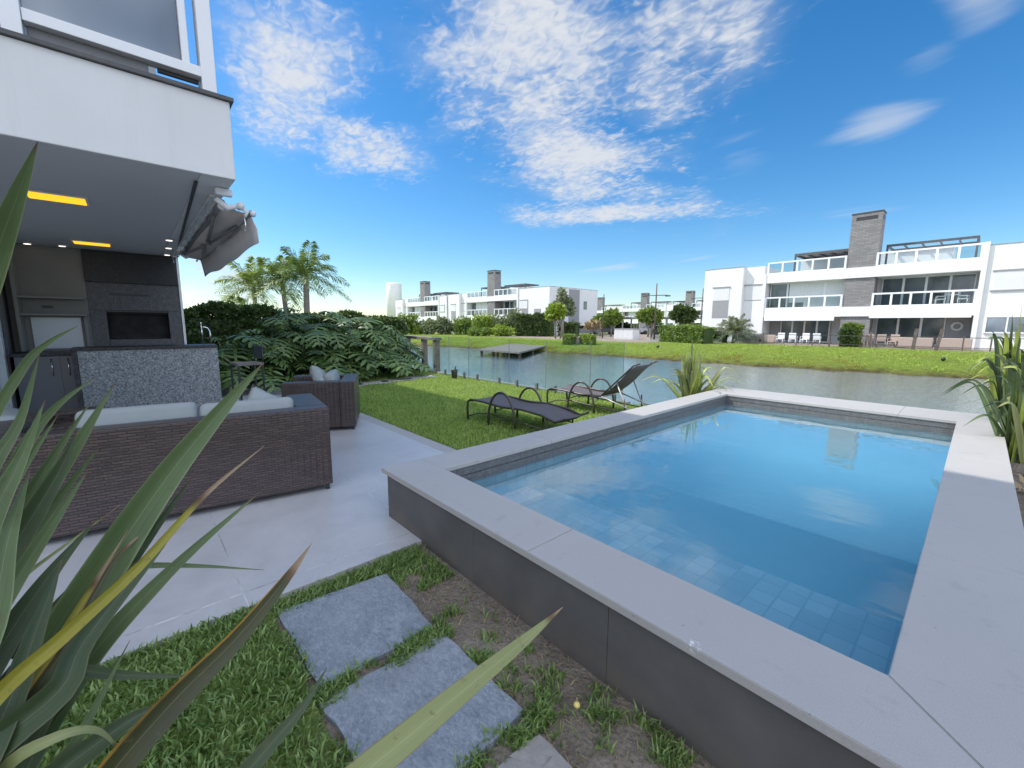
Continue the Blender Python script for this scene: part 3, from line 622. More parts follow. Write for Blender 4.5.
for i, (px, py, sx, sy, lb) in enumerate(((322, 388.5, .85, .45, 'pale stepping slab at the hedge foot, closest to the armchair'), (345, 386, .9, .45, 'pale stepping slab second along the hedge foot path'), (372, 383, .9, .45, 'pale stepping slab in the middle of the hedge foot path'),
      (397, 380.3, .9, .45, 'pale stepping slab at the hedge foot near the timber posts'), (420, 377.3, .9, .45, 'pale stepping slab at the lake end of the hedge foot path'))):
    c = at(px, py, 0); STEPS.append((c.x, c.y, sx, sy, 1.45)); mb = MB(); mb.box(-sx/2, sx/2, -sy/2, sy/2, -0.03, 0.012, 0.008)
    o = tag(mb.build('stepping_stone', MAT['concrete_slab' if i % 2 else 'coping'], loc=(c.x, c.y, 0)), lb, 'stepping stone', 'stepping slabs along the hedge'); o.rotation_euler.z = 1.45

# ------------------------------------------------------------------ the house on the left
FX = -3.99; FY = 0.71; CZ = 2.6; BX = -9.2; ROOF = 9.0
ftop = atX(233, 103.5, FX).z
house = empty('apartment_house', (FX, FY, 0), 0, 'white rendered house with overhanging balcony and covered barbecue terrace at the left edge', 'house')
def Hs(o): o.parent = house; o.matrix_parent_inverse = Matrix.Translation((-FX, -FY, 0)); return o
mb = MB(); mb.box(FX-0.03, FX, -14, FY, CZ, ftop, 0.006); Hs(mb.build('balcony_fascia', MAT['plaster']))
mb = MB(); mb.box(-19.98, FX-0.033, -14, FY-0.22, CZ+0.004, CZ+0.3); Hs(mb.build('ceiling', MAT['ceiling']))
mb = MB(); mb.box(-19.98, FX-0.033, FY-0.217, FY, CZ-0.0, ftop, 0.006); Hs(mb.build('side_fascia', MAT['plaster']))
mb = MB(); mb.box(-20, FX+0.025, -14, FY+0.025, ftop+0.001, ftop+0.03, 0.003); Hs(mb.build('flashing', MAT['flashing']))
# ceiling track groove for the sliding panels, butted just under the ceiling
a = at(196, 181, CZ); b = at(175.5, 257, CZ)
mb = MB(); d = (b-a).normalized(); nn = Vector((-d.y, d.x, 0))*0.011
mb.prism([(a+nn)[:2], (a-nn)[:2], (b-nn)[:2], (b+nn)[:2]][::-1], CZ-0.012, CZ+0.002); Hs(mb.build('ceiling_track', MAT['black_metal']))
# upper floors
mb = MB(); mb.box(-19.9, -6.2, -13.9, 0.45, ftop+0.032, ROOF); Hs(mb.build('upper_wall', MAT['plaster']))
mb = MB(); mb.box(-20.0, -4.6, -14, 0.62, ROOF-2.9, ROOF-2.6, 0.01); Hs(mb.build('upper_slab', MAT['plaster']))
mb = MB(); mb.box(-20.0, -4.6, -14, 0.62, ROOF+0.001, ROOF+0.3, 0.01); Hs(mb.build('roof', MAT['plaster']))
# glazed balcony corner: posts, sill and panes
gx = FX-0.13; zs = ftop+0.03; zt = ROOF-2.9
sill0 = zs+0.13; 
p = atX(207, 60, gx); yc = p.y
wf = None
def bal(name, bx, mat, parent=None): 
    mb = MB(); mb.box(*bx, 0.004); return Hs(mb.build(name, mat)) if parent is None else mb.build(name, mat, parent)
ya = atX(103/4.267, 130/4.267, gx).y
fr = bal('balcony_window', (gx-0.06, gx+0.04, ya, yc, sill0, sill0+0.07), MAT['white_metal'])
bal('frame_post', (gx-0.10, gx+0.05, yc-0.05, yc+0.04, zs, zt), MAT['white_metal'])
bal('frame_post', (gx-0.07, gx+0.03, yc-0.155, yc-0.11, sill0+0.072, zt), MAT['white_metal'])
bal('frame_post', (gx-0.10, gx+0.05, ya-0.09, ya-0.002, zs, zt), MAT['white_metal'])
bal('frame_post', (gx-0.08, gx+0.03, ya-0.20, ya-0.11, zs, zt), MAT['white_metal'])
bal('frame_sill', (gx-0.06, gx+0.04, -12, ya-0.21, zs+0.02, zs+0.09), MAT['white_metal'])
bal('balcony_pane', (gx-0.03, gx-0.015, ya, yc-0.157, sill0+0.071, zt), MAT['house_glass'])
bal('balcony_pane', (gx-0.03, gx-0.015, -12, ya-0.21, zs+0.092, zt), MAT['house_glass'])
bal('kick_plate', (gx-0.06, gx-0.02, ya+0.01, yc-0.35, zs+0.001, sill0-0.002), MAT['grey_metal'])
bal('kick_plate', (gx-0.055, gx-0.03, yc-0.30, yc-0.06, sill0-0.03, sill0-0.002), MAT['black_metal'])
bal('side_rail', (-6.1, gx-0.11, yc-0.03, yc+0.01, sill0, sill0+0.07), MAT['white_metal'])
# ground floor walls round the terrace
mb = MB(); mb.box(BX-0.25, BX, -1.6, -0.452, 0.003, CZ); Hs(mb.build('rear_wall', MAT['beige']))
mb = MB(); mb.box(BX-0.25, -8.72, -1.45, -1.25, 0.003, CZ); Hs(mb.build('side_wall', MAT['interior']))
mb = MB(); mb.box(-19.9, BX-0.254, -13.9, 0.45, 0.003, CZ); Hs(mb.build('ground_wall', MAT['plaster']))
mb = MB(); mb.box(BX, FX-1.5, -13.9, -3.0, 0.003, CZ); Hs(mb.build('ground_wall', MAT['plaster']))
# sliding door beside the terrace
dr = bal('sliding_door', (-8.70, -8.58, -1.42, -1.27, 0.01, CZ-0.01), MAT['white_metal'])
bal('door_curtain', (-8.56, -7.4, -1.36, -1.34, 0.01, CZ-0.01), MAT['curtain'])
bal('door_stile', (-7.38, -7.28, -1.42, -1.27, 0.01, CZ-0.01), MAT['white_metal'])
# shelf niche and cabinets on the rear wall
y0n, y1n = -1.12, -0.47
for z in (1.84, 1.60): bal('wall_shelf', (BX+0.002, BX+0.32, y0n, y1n, z, z+0.03), MAT['beige'])
bal('splashback', (BX+0.002, BX+0.02, y0n+0.06, y1n-0.08, 1.12, 1.58), MAT['whitepanel'])
bal('shelf_divider', (BX+0.002, BX+0.30, y0n-0.04, y0n-0.002, 1.1, CZ-0.01), MAT['beige'])
bal('shelf_divider', (BX+0.002, BX+0.06, y1n-0.05, y1n-0.004, 1.1, 1.598), MAT['cabinet'])
cab = bal('kitchen_cabinet', (BX+0.002, BX+0.58, -1.2, -0.25, 0.10, 1.04), MAT['cabinet'])
for y in (-0.86, -0.70):
    mb = MB(); mb.tube([(BX+0.60, y, 0.76), (BX+0.60, y, 1.0)], 0.008, 8); mb.build('handle', MAT['chrome'], cab); 
mb = MB(); mb.box(BX+0.58, BX+0.584, -0.782, -0.778, 0.12, 1.03); mb.build('door_gap', MAT['black_metal'], cab)
bal('worktop', (BX+0.002, BX+0.63, -1.23, 1.0, 1.045, 1.085), MAT['blackstone'])
bal('wall_socket', (BX+0.003, BX+0.012, -0.93, -0.82, 1.71, 1.75), MAT['black_metal'])
# barbecue chimney breast
bbq = empty('barbecue_fireplace', (BX, 0.1, 0), 0, 'tall granite barbecue chimney breast with black firebox opening behind the bar', 'barbecue')
def bq(name, bx, mat): 
    mb = MB(); mb.box(bx[0]-BX, bx[1]-BX, bx[2]-0.1, bx[3]-0.1, bx[4], bx[5], 0.003); return mb.build(name, mat, bbq)
yb0, yb1 = -0.45, 0.665; f0 = atX(106, 310, BX); f1 = atX(171, 339, BX)
oz0, oz1, oy0, oy1 = 1.24, f0.z, f0.y, f1.y
bq('breast', (BX-0.6, BX, yb0, yb1, oz1, 2.12), MAT['granite_dark']); bq('upper_breast', (BX-0.6, BX+0.03, yb0, yb1, 2.123, CZ), MAT['granite_black'])
bq('breast_jamb', (BX-0.6, BX, yb0, oy0, 0.003, oz1-0.002), MAT['granite_dark']); bq('breast_jamb', (BX-0.6, BX, oy1, yb1, 0.003, oz1-0.002), MAT['granite_dark'])
bq('breast_base', (BX-0.6, BX, oy0+.002, oy1-.002, 0.003, oz0), MAT['granite_dark']); bq('firebox_lining', (BX-0.199, BX-0.05, oy0+.003, oy1-.003, oz1-0.06, oz1-.004), MAT['blackglass']); bq('firebox_lining', (BX-0.199, BX-0.02, oy0+.003, oy0+0.01, oz0+.003, oz1-0.062), MAT['blackglass']); bq('firebox_lining', (BX-0.199, BX-0.02, oy1-0.01, oy1-0.003, oz0+.003, oz1-0.062), MAT['blackglass']); bq('firebox', (BX-0.24, BX-0.20, oy0+.003, oy1-.003, oz0+.003, oz1-.003), MAT['blackglass'])
bq('firebox_frame', (BX-0.04, BX+0.012, oy0+.003, oy1-.003, oz1-0.03, oz1-.004), MAT['black_metal']); bq('vent_slot', (BX, BX+0.004, -0.2, 0.28, 1.93, 1.965), MAT['black_metal'])
mb = MB(); mb.box(BX-0.25, BX+0.02, yb1+0.003, yb1+0.035, 0.003, CZ); Hs(mb.build('side_jamb', MAT['white_metal']))
# ceiling lamps
for (px, py, lb) in ((57, 197, 'large glowing yellow ceiling lamp panel nearest the balcony edge'), (92, 243, 'smaller looking yellow ceiling lamp panel deeper in, near the barbecue')):
    c = at(px, py, CZ); r = empty('ceiling_lamp', (c.x, c.y, CZ), 0, lb, 'ceiling lamp', 'yellow ceiling lamp panels')
    mb = MB(); mb.box(-0.155, 0.155, -0.20, 0.20, -0.012, 0.002, 0.004); mb.build('lamp_frame', MAT['whiteplastic'], r)
    mb = MB(); mb.box(-0.135, 0.135, -0.18, 0.18, -0.016, -0.0125, 0.001); mb.build('lamp_diffuser', MAT['lamp_yellow'], r)
for (px, py, lb) in ((27, 243, 'small round ceiling spotlight furthest left above the shelves'), (62, 245.3, 'small round ceiling spotlight between the shelves and the yellow lamp'), (169, 239.5, 'small ceiling spotlight beside the track, nearest of three'), (168.5, 247.5, 'small ceiling spotlight beside the track, middle of three'), (167, 254.3, 'small ceiling spotlight beside the track, furthest of three')):
    c = at(px, py, CZ); r = empty('ceiling_spotlight', (c.x, c.y, CZ), 0, lb, 'spotlight', 'small round ceiling spotlights')
    mb = MB(); mb.tube([(0, 0, 0.002), (0, 0, -0.012)], 0.055, 16); mb.build('spot_ring', MAT['whiteplastic'], r)
    mb = MB(); mb.tube([(0, 0, -0.0122), (0, 0, -0.016)], 0.036, 16); mb.build('spot_bulb', MAT['lamp_spot'], r)

# ------------------------------------------------------------------ bar counter
CX = -8.3; cy0, cy1 = -0.58, 1.02; ch = 1.155
bar = empty('bar_counter', (CX, (cy0+cy1)/2, 0), 0, 'granite fronted bar counter with black stone top behind the long sofa', 'counter')
def br(name, bx, mat, bev=0.003):
    mb = MB(); mb.box(bx[0]-CX, bx[1]-CX, bx[2]-(cy0+cy1)/2, bx[3]-(cy0+cy1)/2, bx[4], bx[5], bev); return mb.build(name, mat, bar)
br('front_panel', (CX-0.04, CX, cy0, cy1, 0.003, ch-0.045), MAT['granite']); br('end_panel', (CX-0.38, CX-0.042, cy1-0.04, cy1, 0.003, ch-0.045), MAT['granite'])
br('end_panel', (CX-0.4, CX+0.01, cy0-0.055, cy0-0.002, 0.003, ch-0.045), MAT['blackstone']); br('countertop', (CX-0.48, CX+0.03, cy0-0.06, cy1+0.0, ch-0.042, ch), MAT['blackstone'])
br('rear_panel', (CX-0.38, CX-0.36, cy0, cy1-0.042, 0.003, ch-0.045), MAT['blackstone'])
tp = empty('kitchen_tap', (CX-0.33, 0.93, ch), 0, 'slim chrome tap with curved spout on the bar counter', 'tap')
mb = MB(); mb.tube([(0, -0.06, 0.001), (0, -0.06, 0.20), (0, -0.065, 0.34)], 0.011, 10); mb.tube([(0, -0.065, 0.33), (0, -0.065, 0.36)], 0.018, 10); mb.build('tap_head', MAT['chrome'], tp)
mb = MB(); mb.tube([(0, 0.05, 0.001), (0, 0.05, 0.15), (0, 0.045, 0.22), (0, 0.02, 0.27), (0, -0.03, 0.285), (0, -0.055, 0.27)], 0.01, 10); mb.build('spout', MAT['chrome'], tp)
# bar stool beyond the counter end
st = empty('bar_stool', (-8.35, 1.42, 0), 0.15, 'dark metal bar stool with low back at the counter end', 'bar stool')
mb = MB(); mb.box(-0.2, 0.2, -0.2, 0.2, 0.80, 0.83, 0.01); 
for k in range(7): mb.box(-0.19+k*0.056, -0.15+k*0.056, -0.195, 0.195, 0.832, 0.842, 0.003)
mb.build('seat', MAT['deckwood'], st)
for sx in (-1, 1):
    for sy in (-1, 1):
        mb = MB(); mb.box(sx*0.18-0.013, sx*0.18+0.013, sy*0.18-0.013, sy*0.18+0.013, 0.003, 0.80, 0.002); mb.build('leg', MAT['black_metal'], st)
mb = MB()
for z in (0.25, 0.27): pass
for s in (-1, 1): mb.box(-0.166, 0.166, s*0.18-0.009, s*0.18+0.009, 0.24, 0.26); mb.box(s*0.18-0.009, s*0.18+0.009, -0.166, 0.166, 0.31, 0.33)
mb.build('footrest', MAT['black_metal'], st)
mb = MB(); mb.box(-0.19, 0.19, 0.185, 0.205, 0.90, 1.12, 0.006); mb.tube([(-0.18, 0.19, 0.80), (-0.18, 0.195, 1.1)], 0.011); mb.tube([(0.18, 0.19, 0.80), (0.18, 0.195, 1.1)], 0.011); mb.build('backrest', MAT['black_metal'], st)

# ------------------------------------------------------------------ retractable awning folded against the side of the slab
aw = empty('retractable_awning', (-4.4, FY, 2.35), 0, 'folded taupe awning with grey valance hanging from the slab corner', 'awning')
def A(o): o.parent = aw; o.matrix_parent_inverse = Matrix.Translation((4.4, -FY, -2.35)); return o
X0, X1 = -4.35, -7.9
inn = atX(221, 203, X0); mid = atX(251, 214, X0); tip = atX(259, 243, X0)
def strip(pts, x0, x1, thick, name, mat, nx=14, sag=0.0, zig=0.):
    rows = []
    for i in range(nx+1):
        u = i/nx; x = x0+(x1-x0)*u; r = []
        for j, (y, z) in enumerate(pts):
            v = j/(len(pts)-1); r.append((x, y+0.010*math.sin(u*9+v*3), z-sag*math.sin(u*math.pi)*v+(zig*math.sin(u*17) if j == len(pts)-1 else 0)))
        rows.append(r)
    mb = MB(); mb.grid(rows); o = mb.build(name, mat); md = o.modifiers.new('thickness', 'SOLIDIFY'); md.thickness = thick; return A(o)
strip([(inn.y, inn.z), ((inn.y+mid.y)/2, (inn.z+mid.z)/2-0.012), (mid.y, mid.z)], X0-0.02, X1, 0.008, 'awning_cloth', MAT['awning'], 14, 0.03)
strip([(mid.y, mid.z-0.02), ((mid.y+tip.y)/2+0.008, (mid.z+tip.z)/2), (tip.y, tip.z)], X0, X1, 0.005, 'valance', MAT['valance'], 18, 0.02, 0.010)
mb = MB(); mb.tube([(X0+0.02, mid.y, mid.z+0.005), (X1, mid.y, mid.z+0.005)], 0.022, 12); A(mb.build('front_bar', MAT['grey_metal']))
mb = MB(); mb.tube([(X0+0.05, mid.y+0.01, mid.z), (X0+0.012, mid.y+0.01, mid.z)], [0.022, 0.028], 14); A(mb.build('end_cap', MAT['whiteplastic']))
mb = MB(); mb.tube([(X0+0.02, inn.y+0.01, inn.z-0.02), (X0-0.03, inn.y+0.01, inn.z-0.02)], 0.035, 14); A(mb.build('roller_cap', MAT['whiteplastic']))
mb = MB(); mb.tube([(X0-0.032, inn.y+0.01, inn.z+0.01), (X1, inn.y+0.01, inn.z+0.01)], 0.03, 12); A(mb.build('roller_tube', MAT['grey_metal']))
def scroll(x):
    mb = MB(); mb.box(x-0.03, x+0.03, FY-0.10, FY+0.02, CZ-0.06, CZ-0.003, 0.01); mb.tube([(x, FY-0.10, CZ-0.09), (x, FY-0.02, CZ-0.15), (x, FY+0.06, CZ-0.12), (x, FY+0.12, CZ-0.16), (x, FY+0.10, CZ-0.20)], [0.022, 0.026, 0.022, 0.018, 0.012], 8)
    mb.tube([(x-0.04, FY+0.07, CZ-0.12), (x+0.04, FY+0.07, CZ-0.12)], 0.028, 12); A(mb.build('wall_bracket', MAT['whiteplastic']))
scroll(X0+0.05); scroll(X1+0.05)
for xs, dirn in ((X0-0.35, -1), (X1+0.4, 1)):
    e = Vector((xs+dirn*1.2, (inn.y+mid.y)/2-0.03, (inn.z+mid.z)/2-0.06)); mb = MB()
    mb.tube([(xs, inn.y-0.01, inn.z-0.05), e], 0.016, 8); mb.tube([e+Vector((0, 0.02, -0.02)), (xs+dirn*0.15, mid.y-0.03, mid.z-0.03)], 0.013, 8)
    mb.tube([e+Vector((0, 0, 0.02)), e+Vector((0, 0.01, -0.04))], 0.026, 10); A(mb.build('folding_arm', MAT['grey_metal']))
mb = MB(); mb.tube([(X0+0.05, FY+0.09, CZ-0.19), (X0+0.05, FY+0.10, CZ-0.26), (X0+0.045, FY+0.09, CZ-0.32)], 0.006, 6); A(mb.build('crank_hook', MAT['chrome']))
# clear weather blind gathered under the slab side
wb = empty('clear_weather_blind', (-6, FY-0.09, 2.6), 0, 'gathered clear plastic weather blind hanging under the slab beside the awning', 'blind')
rows = []
for i in range(61):
    u = i/60; x = 1.45-u*4.55; rows.append([(x, 0.010*math.sin(i*1.1)*(0.3+v)+0.008*math.sin(i*0.5+v*3), -0.004-v*(0.12+0.006*math.sin(i*0.9))) for v in np.linspace(0, 1, 7)])
mb = MB(); mb.grid(rows); mb.build('blind_sheet', MAT['clearsheet'], wb)
mb = MB(); mb.box(-3.1, 1.45, -0.015, 0.015, -0.02, -0.002, 0.003); mb.build('blind_track', MAT['white_metal'], wb)

# ------------------------------------------------------------------ wicker furniture
def cushion(mb, x0, x1, y0, y1, z0, z1, bev=0.05, M=None): mb.box(x0, x1, y0, y1, z0, z1, bev, 0, M, 4)
def pillow(name, parent, w, h, th, M, mat):
    rows = []; n = 12
    for side in (1, -1):
        R_ = []
        for i in range(n+1):
            r = []
            for j in range(n+1):
                u = i/n*2-1; v = j/n*2-1; f = max(0, (1-u**4)*(1-v**4))**0.5; pin = 1-0.10*(1-abs(u)**2)*(abs(v)**6)-0.0
                pin2 = 1-0.10*(1-abs(v)**2)*(abs(u)**6)
                r.append((u*w/2*pin2, side*th/2*f, v*h/2*pin))
            R_.append(r)
        rows.append(R_)
    mb = MB(); mb.grid(rows[0]); mb.grid(rows[1]); bmesh.ops.remove_doubles(mb.bm, verts=mb.bm.verts[:], dist=1e-4)
    bmesh.ops.transform(mb.bm, matrix=M, verts=mb.bm.verts[:]); return mb.build(name, mat, parent, smooth=True)
# long sofa: local x along its length (right end = +x), back towards the camera (+y local = away from camera)
def sofa_set(name, loc, rz, L, D, H, armw, backw, seats, label, cat, group=None, backh=None):
    r = empty(name, loc, rz, label, cat, group); z0 = 0.05; bh = backh or H
    mb = MB(); mb.box(0, L, 0, backw, z0, bh, 0.012); mb.build('back_frame', MAT['wicker'], r)
    for s in (0, 1):
        mb = MB(); x = 0 if s == 0 else L-armw; mb.box(x, x+armw, backw+0.002, D, z0, H, 0.012); mb.build('arm', MAT['wicker'], r)
    mb = MB(); mb.box(armw+0.002, L-armw-0.002, backw+0.003, D-0.01, z0, 0.28, 0.01); mb.build('base', MAT['wicker'], r)
    for sx in (0.04, L-0.04):
        for sy in (0.04, D-0.04):
            mb = MB(); mb.tube([(sx, sy, 0.001), (sx, sy, z0)], 0.016, 8); mb.build('foot', MAT['black_metal'], r)
    w = (L-2*armw)/seats
    for k in range(seats):
        mb = MB(); cushion(mb, armw+k*w+0.006, armw+(k+1)*w-0.006, backw+0.01, D-0.02, 0.283, 0.43, 0.03); mb.build('seat_cushion', MAT['cushion'], r, smooth=True)
    return r, w
sofaP = Vector((-3.825, 1.25, 0)); ang = math.radians(-97.7)      # local +x runs along world (-y), so right end is the start
# use a frame whose origin is the right back corner: local x from the left end to the right end
Ls = 2.2; dirv = Vector((math.cos(math.radians(82.3)), math.sin(math.radians(82.3)), 0)); 
origin = sofaP-dirv*Ls
sofa, wseat = sofa_set('wicker_sofa', origin, math.radians(82.3), Ls, 0.92, 0.765, 0.24, 0.17, 2, 'long dark brown wicker sofa with pale grey cushions, its back to the camera', 'sofa')
for k, (a0, a1) in enumerate(((0.534, 1.25), (1.26, 1.955))):
    mb = MB(); M = Matrix.Translation((0, 0.185, 0.44)) @ Matrix.Rotation(math.radians(-9), 4, 'X'); cushion(mb, a0, a1, 0.0, 0.17, 0.0, 0.44 if k == 0 else 0.415, 0.05, M); mb.build('back_cushion', MAT['cushion'], sofa, smooth=True)
pillow('throw_pillow', sofa, 0.45, 0.45, 0.16, Matrix.Translation((1.74, 0.43, 0.66)) @ Matrix.Rotation(math.radians(-20), 4, 'X') @ Matrix.Rotation(math.radians(30), 4, 'Y'), MAT['cushion'])
# armchair beyond the sofa end: its back faces the lawn (+y world), seat faces the house
ac = Vector((-5.84, 2.27, 0)); d2 = Vector((-5.84+6.25, 2.27-1.41, 0)).normalized(); a2 = math.atan2(d2.y, d2.x)
def armchair(name, corner, back_dir, W, D, label):
    """corner: ground corner at back-near; back_dir: angle of the outward back normal"""
    n = Vector((math.cos(back_dir), math.sin(back_dir), 0)); xdir = Vector((-n.y, n.x, 0))
    r, _ = sofa_set(name, corner, back_dir+math.pi/2, W, D, 0.70, 0.2, 0.2, 1, label, 'armchair', 'wicker armchairs on the patio', 0.70)
    mb = MB(); M = Matrix.Translation((0, 0.21, 0.44)) @ Matrix.Rotation(math.radians(-12), 4, 'X'); cushion(mb, 0.215, W-0.215, 0.0, 0.15, 0.0, 0.38, 0.05, M); mb.build('back_cushion', MAT['cushion'], r, smooth=True)
    return r
chair1 = armchair('wicker_armchair', ac, a2, 1.0, 0.93, 'brown wicker armchair with grey pillows at the edge of the lawn')
pillow('throw_pillow', chair1, 0.46, 0.46, 0.17, Matrix.Translation((0.40, 0.47, 0.66)) @ Matrix.Rotation(math.radians(-24), 4, 'X') @ Matrix.Rotation(math.radians(20), 4, 'Y'), MAT['cushion'])
chair2 = armchair('wicker_armchair', (-5.55, -1.20, 0), math.radians(-90+8), 0.95, 0.93, 'brown wicker armchair at the left edge, half hidden behind the flax leaves')

# ------------------------------------------------------------------ sun loungers (local x from foot to head)
def lounger(loc, rz, raised, label):
    r = empty('sun_lounger', loc, rz, label, 'sun lounger', 'sling loungers beside the pool'); W = 0.31; z = 0.32
    for s in (-1, 1):
        y = s*W; mb = MB()
        pts = [(0.03, y, 0.002), (0.015, y, 0.2), (0.03, y, 0.30), (0.10, y, z+0.02), (0.35, y, z+0.015), (0.75, y, z-0.015), (1.15, y, z)]
        if not raised: pts += [(1.5, y, z-0.03), (1.72, y, z-0.09), (1.85, y, z-0.03)]
        mb.tube(pts, 0.018, 8); mb.build('side_rail', MAT['bronze'], r)
        mb = MB(); mb.tube([(0.50+0.27*(1-math.cos(a)), s*(W+0.02), 0.002+0.52*math.sin(a)**0.85) for a in np.linspace(0, math.pi, 17)], 0.018, 8); mb.build('armrest', MAT['bronze'], r)
        mb = MB(); mb.tube([(0.03, y, 0.06), (0.25, y, 0.14), (0.55, y, 0.17), (0.95, y, 0.14), (1.6, y, 0.10)], 0.010, 8); mb.build('stretcher', MAT['bronze'], r)
        mb = MB(); mb.tube([(1.6, y*0.98, 0.002), (1.58, y*0.98, z-0.06 if not raised else z)], 0.013, 8); mb.build('leg', MAT['bronze'], r)
    rows = []
    prof = [(0.05, z-0.02), (0.09, z+0.02), (0.2, z+0.022), (0.35, z+0.012), (0.6, z-0.02), (0.8, z-0.03), (1.0, z-0.015), (1.13, z-0.005)]
    if not raised: prof += [(1.3, z-0.02), (1.5, z-0.05), (1.65, z-0.085), (1.75, z-0.09), (1.86, z-0.02)]
    for x, zz in prof: rows.append([(x, W*u, zz-0.025*(1-u*u)) for u in np.linspace(-1, 1, 9)])
    mb = MB(); mb.grid(rows); o = mb.build('sling', MAT['sling'], r); o.modifiers.new('thickness', 'SOLIDIFY').thickness = 0.006
    if raised:
        th = math.radians(44); L2 = 0.80; rows = []
        for q in np.linspace(0, 1, 8):
            x = 1.15+L2*q*math.cos(th)*0.98; zz = z+L2*q*math.sin(th)-0.05*math.sin(q*math.pi); 
            if q > 0.9: x += 0.05; zz -= 0.01
            rows.append([(x+0.02*(1-u*u), W*u*0.97, zz) for u in np.linspace(-1, 1, 9)])
        mb = MB(); mb.grid(rows); o = mb.build('backrest', MAT['sling'], r); o.modifiers.new('thickness', 'SOLIDIFY').thickness = 0.006
        for s in (-1, 1):
            mb = MB(); mb.tube([(1.15, s*W, z), (1.15+L2*math.cos(th), s*W, z+L2*math.sin(th)), (1.15+L2*math.cos(th)+0.10, s*W*0.97, z+L2*math.sin(th)+0.03)], 0.013, 8); mb.build('back_rail', MAT['bronze'], r)
            mb = MB(); mb.tube([(1.42, s*W*0.92, z+0.26), (1.66, s*W*0.92, 0.06), (1.72, s*W*0.92, 0.05)], 0.012, 8); mb.tube([(1.15, s*W, z), (1.7, s*W, 0.16)], 0.012, 8); mb.build('back_prop', MAT['steel'], r)
        mb = MB(); mb.tube([(1.42, -W*0.92, z+0.26), (1.42, W*0.92, z+0.26)], 0.011, 8); mb.tube([(1.66, -W*0.92, 0.06), (1.66, W*0.92, 0.06)], 0.011, 8); mb.build('crossbar', MAT['bronze'], r)
    return r
lounger((-5.36, 4.15, 0), math.radians(6), False, 'dark sling lounger lying flat, nearer of the pair, in the shade')
lounger((-5.32, 5.95, 0), math.radians(5), True, 'dark sling lounger with its backrest raised, beside the lake edge')

# ------------------------------------------------------------------ frameless glass fence on the lawn edge
seams = [-11.3, -10.35, -9.38, -7.70, -6.45, -5.22, -4.45]
for i, (a, b) in enumerate(zip(seams[:-1], seams[1:])):
    names = ['glass fence panel beside the timber posts', 'glass fence panel behind the dark pot', 'glass fence panel in line with the wooden dock', 'glass fence panel behind the flat lounger', 'glass fence panel behind the foot of the raised lounger', 'glass fence panel behind the raised backrest']
    r = empty('glass_fence_panel', ((a+b)/2, 6.85, 0), 0, names[i], 'glass fence', 'glass panels along the lawn edge'); w = (b-a)/2-0.008
    mb = MB(); mb.box(-w, w, -0.005, 0.005, 0.06, 1.15, 0.001); mb.build('pane', MAT['glass'], r)
    for s in (-1, 1):
        mb = MB(); mb.box(s*w*0.55-0.025, s*w*0.55+0.025, -0.03, -0.008, -0.02, 0.17, 0.004); mb.box(s*w*0.55-0.025, s*w*0.55+0.025, 0.008, 0.03, -0.02, 0.17, 0.004); mb.build('clamp', MAT['grey_metal'], r)
    mb = MB(); mb.box(w+0.0, w+0.008, -0.006, 0.006, 0.06, 1.15); mb.build('edge_seal', MAT['grey_metal'], r)
# timber posts with a beam by the hedge end
c = at(437, 372, 0); r = empty('timber_frame', (c.x, c.y, 0), 0, 'weathered timber posts with a crossbeam at the lake end of the hedge', 'timber frame')
e0 = atX(422, 345, c.x-0.9)-c
for dx, dy in ((0, 0), (-0.95, 0.12), (-2.4, 0.3)):
    mb = MB(); mb.box(dx-0.08, dx+0.08, dy-0.08, dy+0.08, -0.4, 1.0, 0.012); mb.build('post', MAT['wood'], r)
mb = MB(); mb.box(-4.5, 0.14, -0.12, 0.12, 1.002, 1.09, 0.012, 0, Matrix.Rotation(-0.124, 4, 'Z')); mb.build('beam', MAT['deckwood'], r)
c = at(453, 378, 0); c = Vector((-9.75, 6.62, 0)); r = empty('plant_pot', c, 0, 'small dark pot with a tap stub standing at the lawn edge by the glass', 'pot')
mb = MB(); mb.tube([(0, 0, 0.0), (0, 0, 0.22), (0, 0, 0.25)], [0.07, 0.095, 0.10], 16); mb.build('body', MAT['dark_metal'], r)
mb = MB(); mb.tube([(0.05, 0, 0.24), (0.055, 0, 0.33), (0.09, 0, 0.34)], 0.015, 8); mb.build('spout', MAT['dark_metal'], r)
# fallen fruit by the pool wall
c = at(577, 703, 0.02); mb = MB(); bmesh.ops.create_uvsphere(mb.bm, u_segments=16, v_segments=10, radius=0.013)
for v in mb.bm.verts: v.co.z *= 0.95
mb.tube([(0, 0, 0.012), (0.002, -0.003, 0.03), (0.006, -0.01, 0.042)], 0.0016, 6); tag(mb.build('fallen_fruit', MAT['yellowfruit'], loc=(c.x, c.y, 0.012), smooth=True), 'small round yellow fruit lying on the soil by the pool wall', 'fruit')

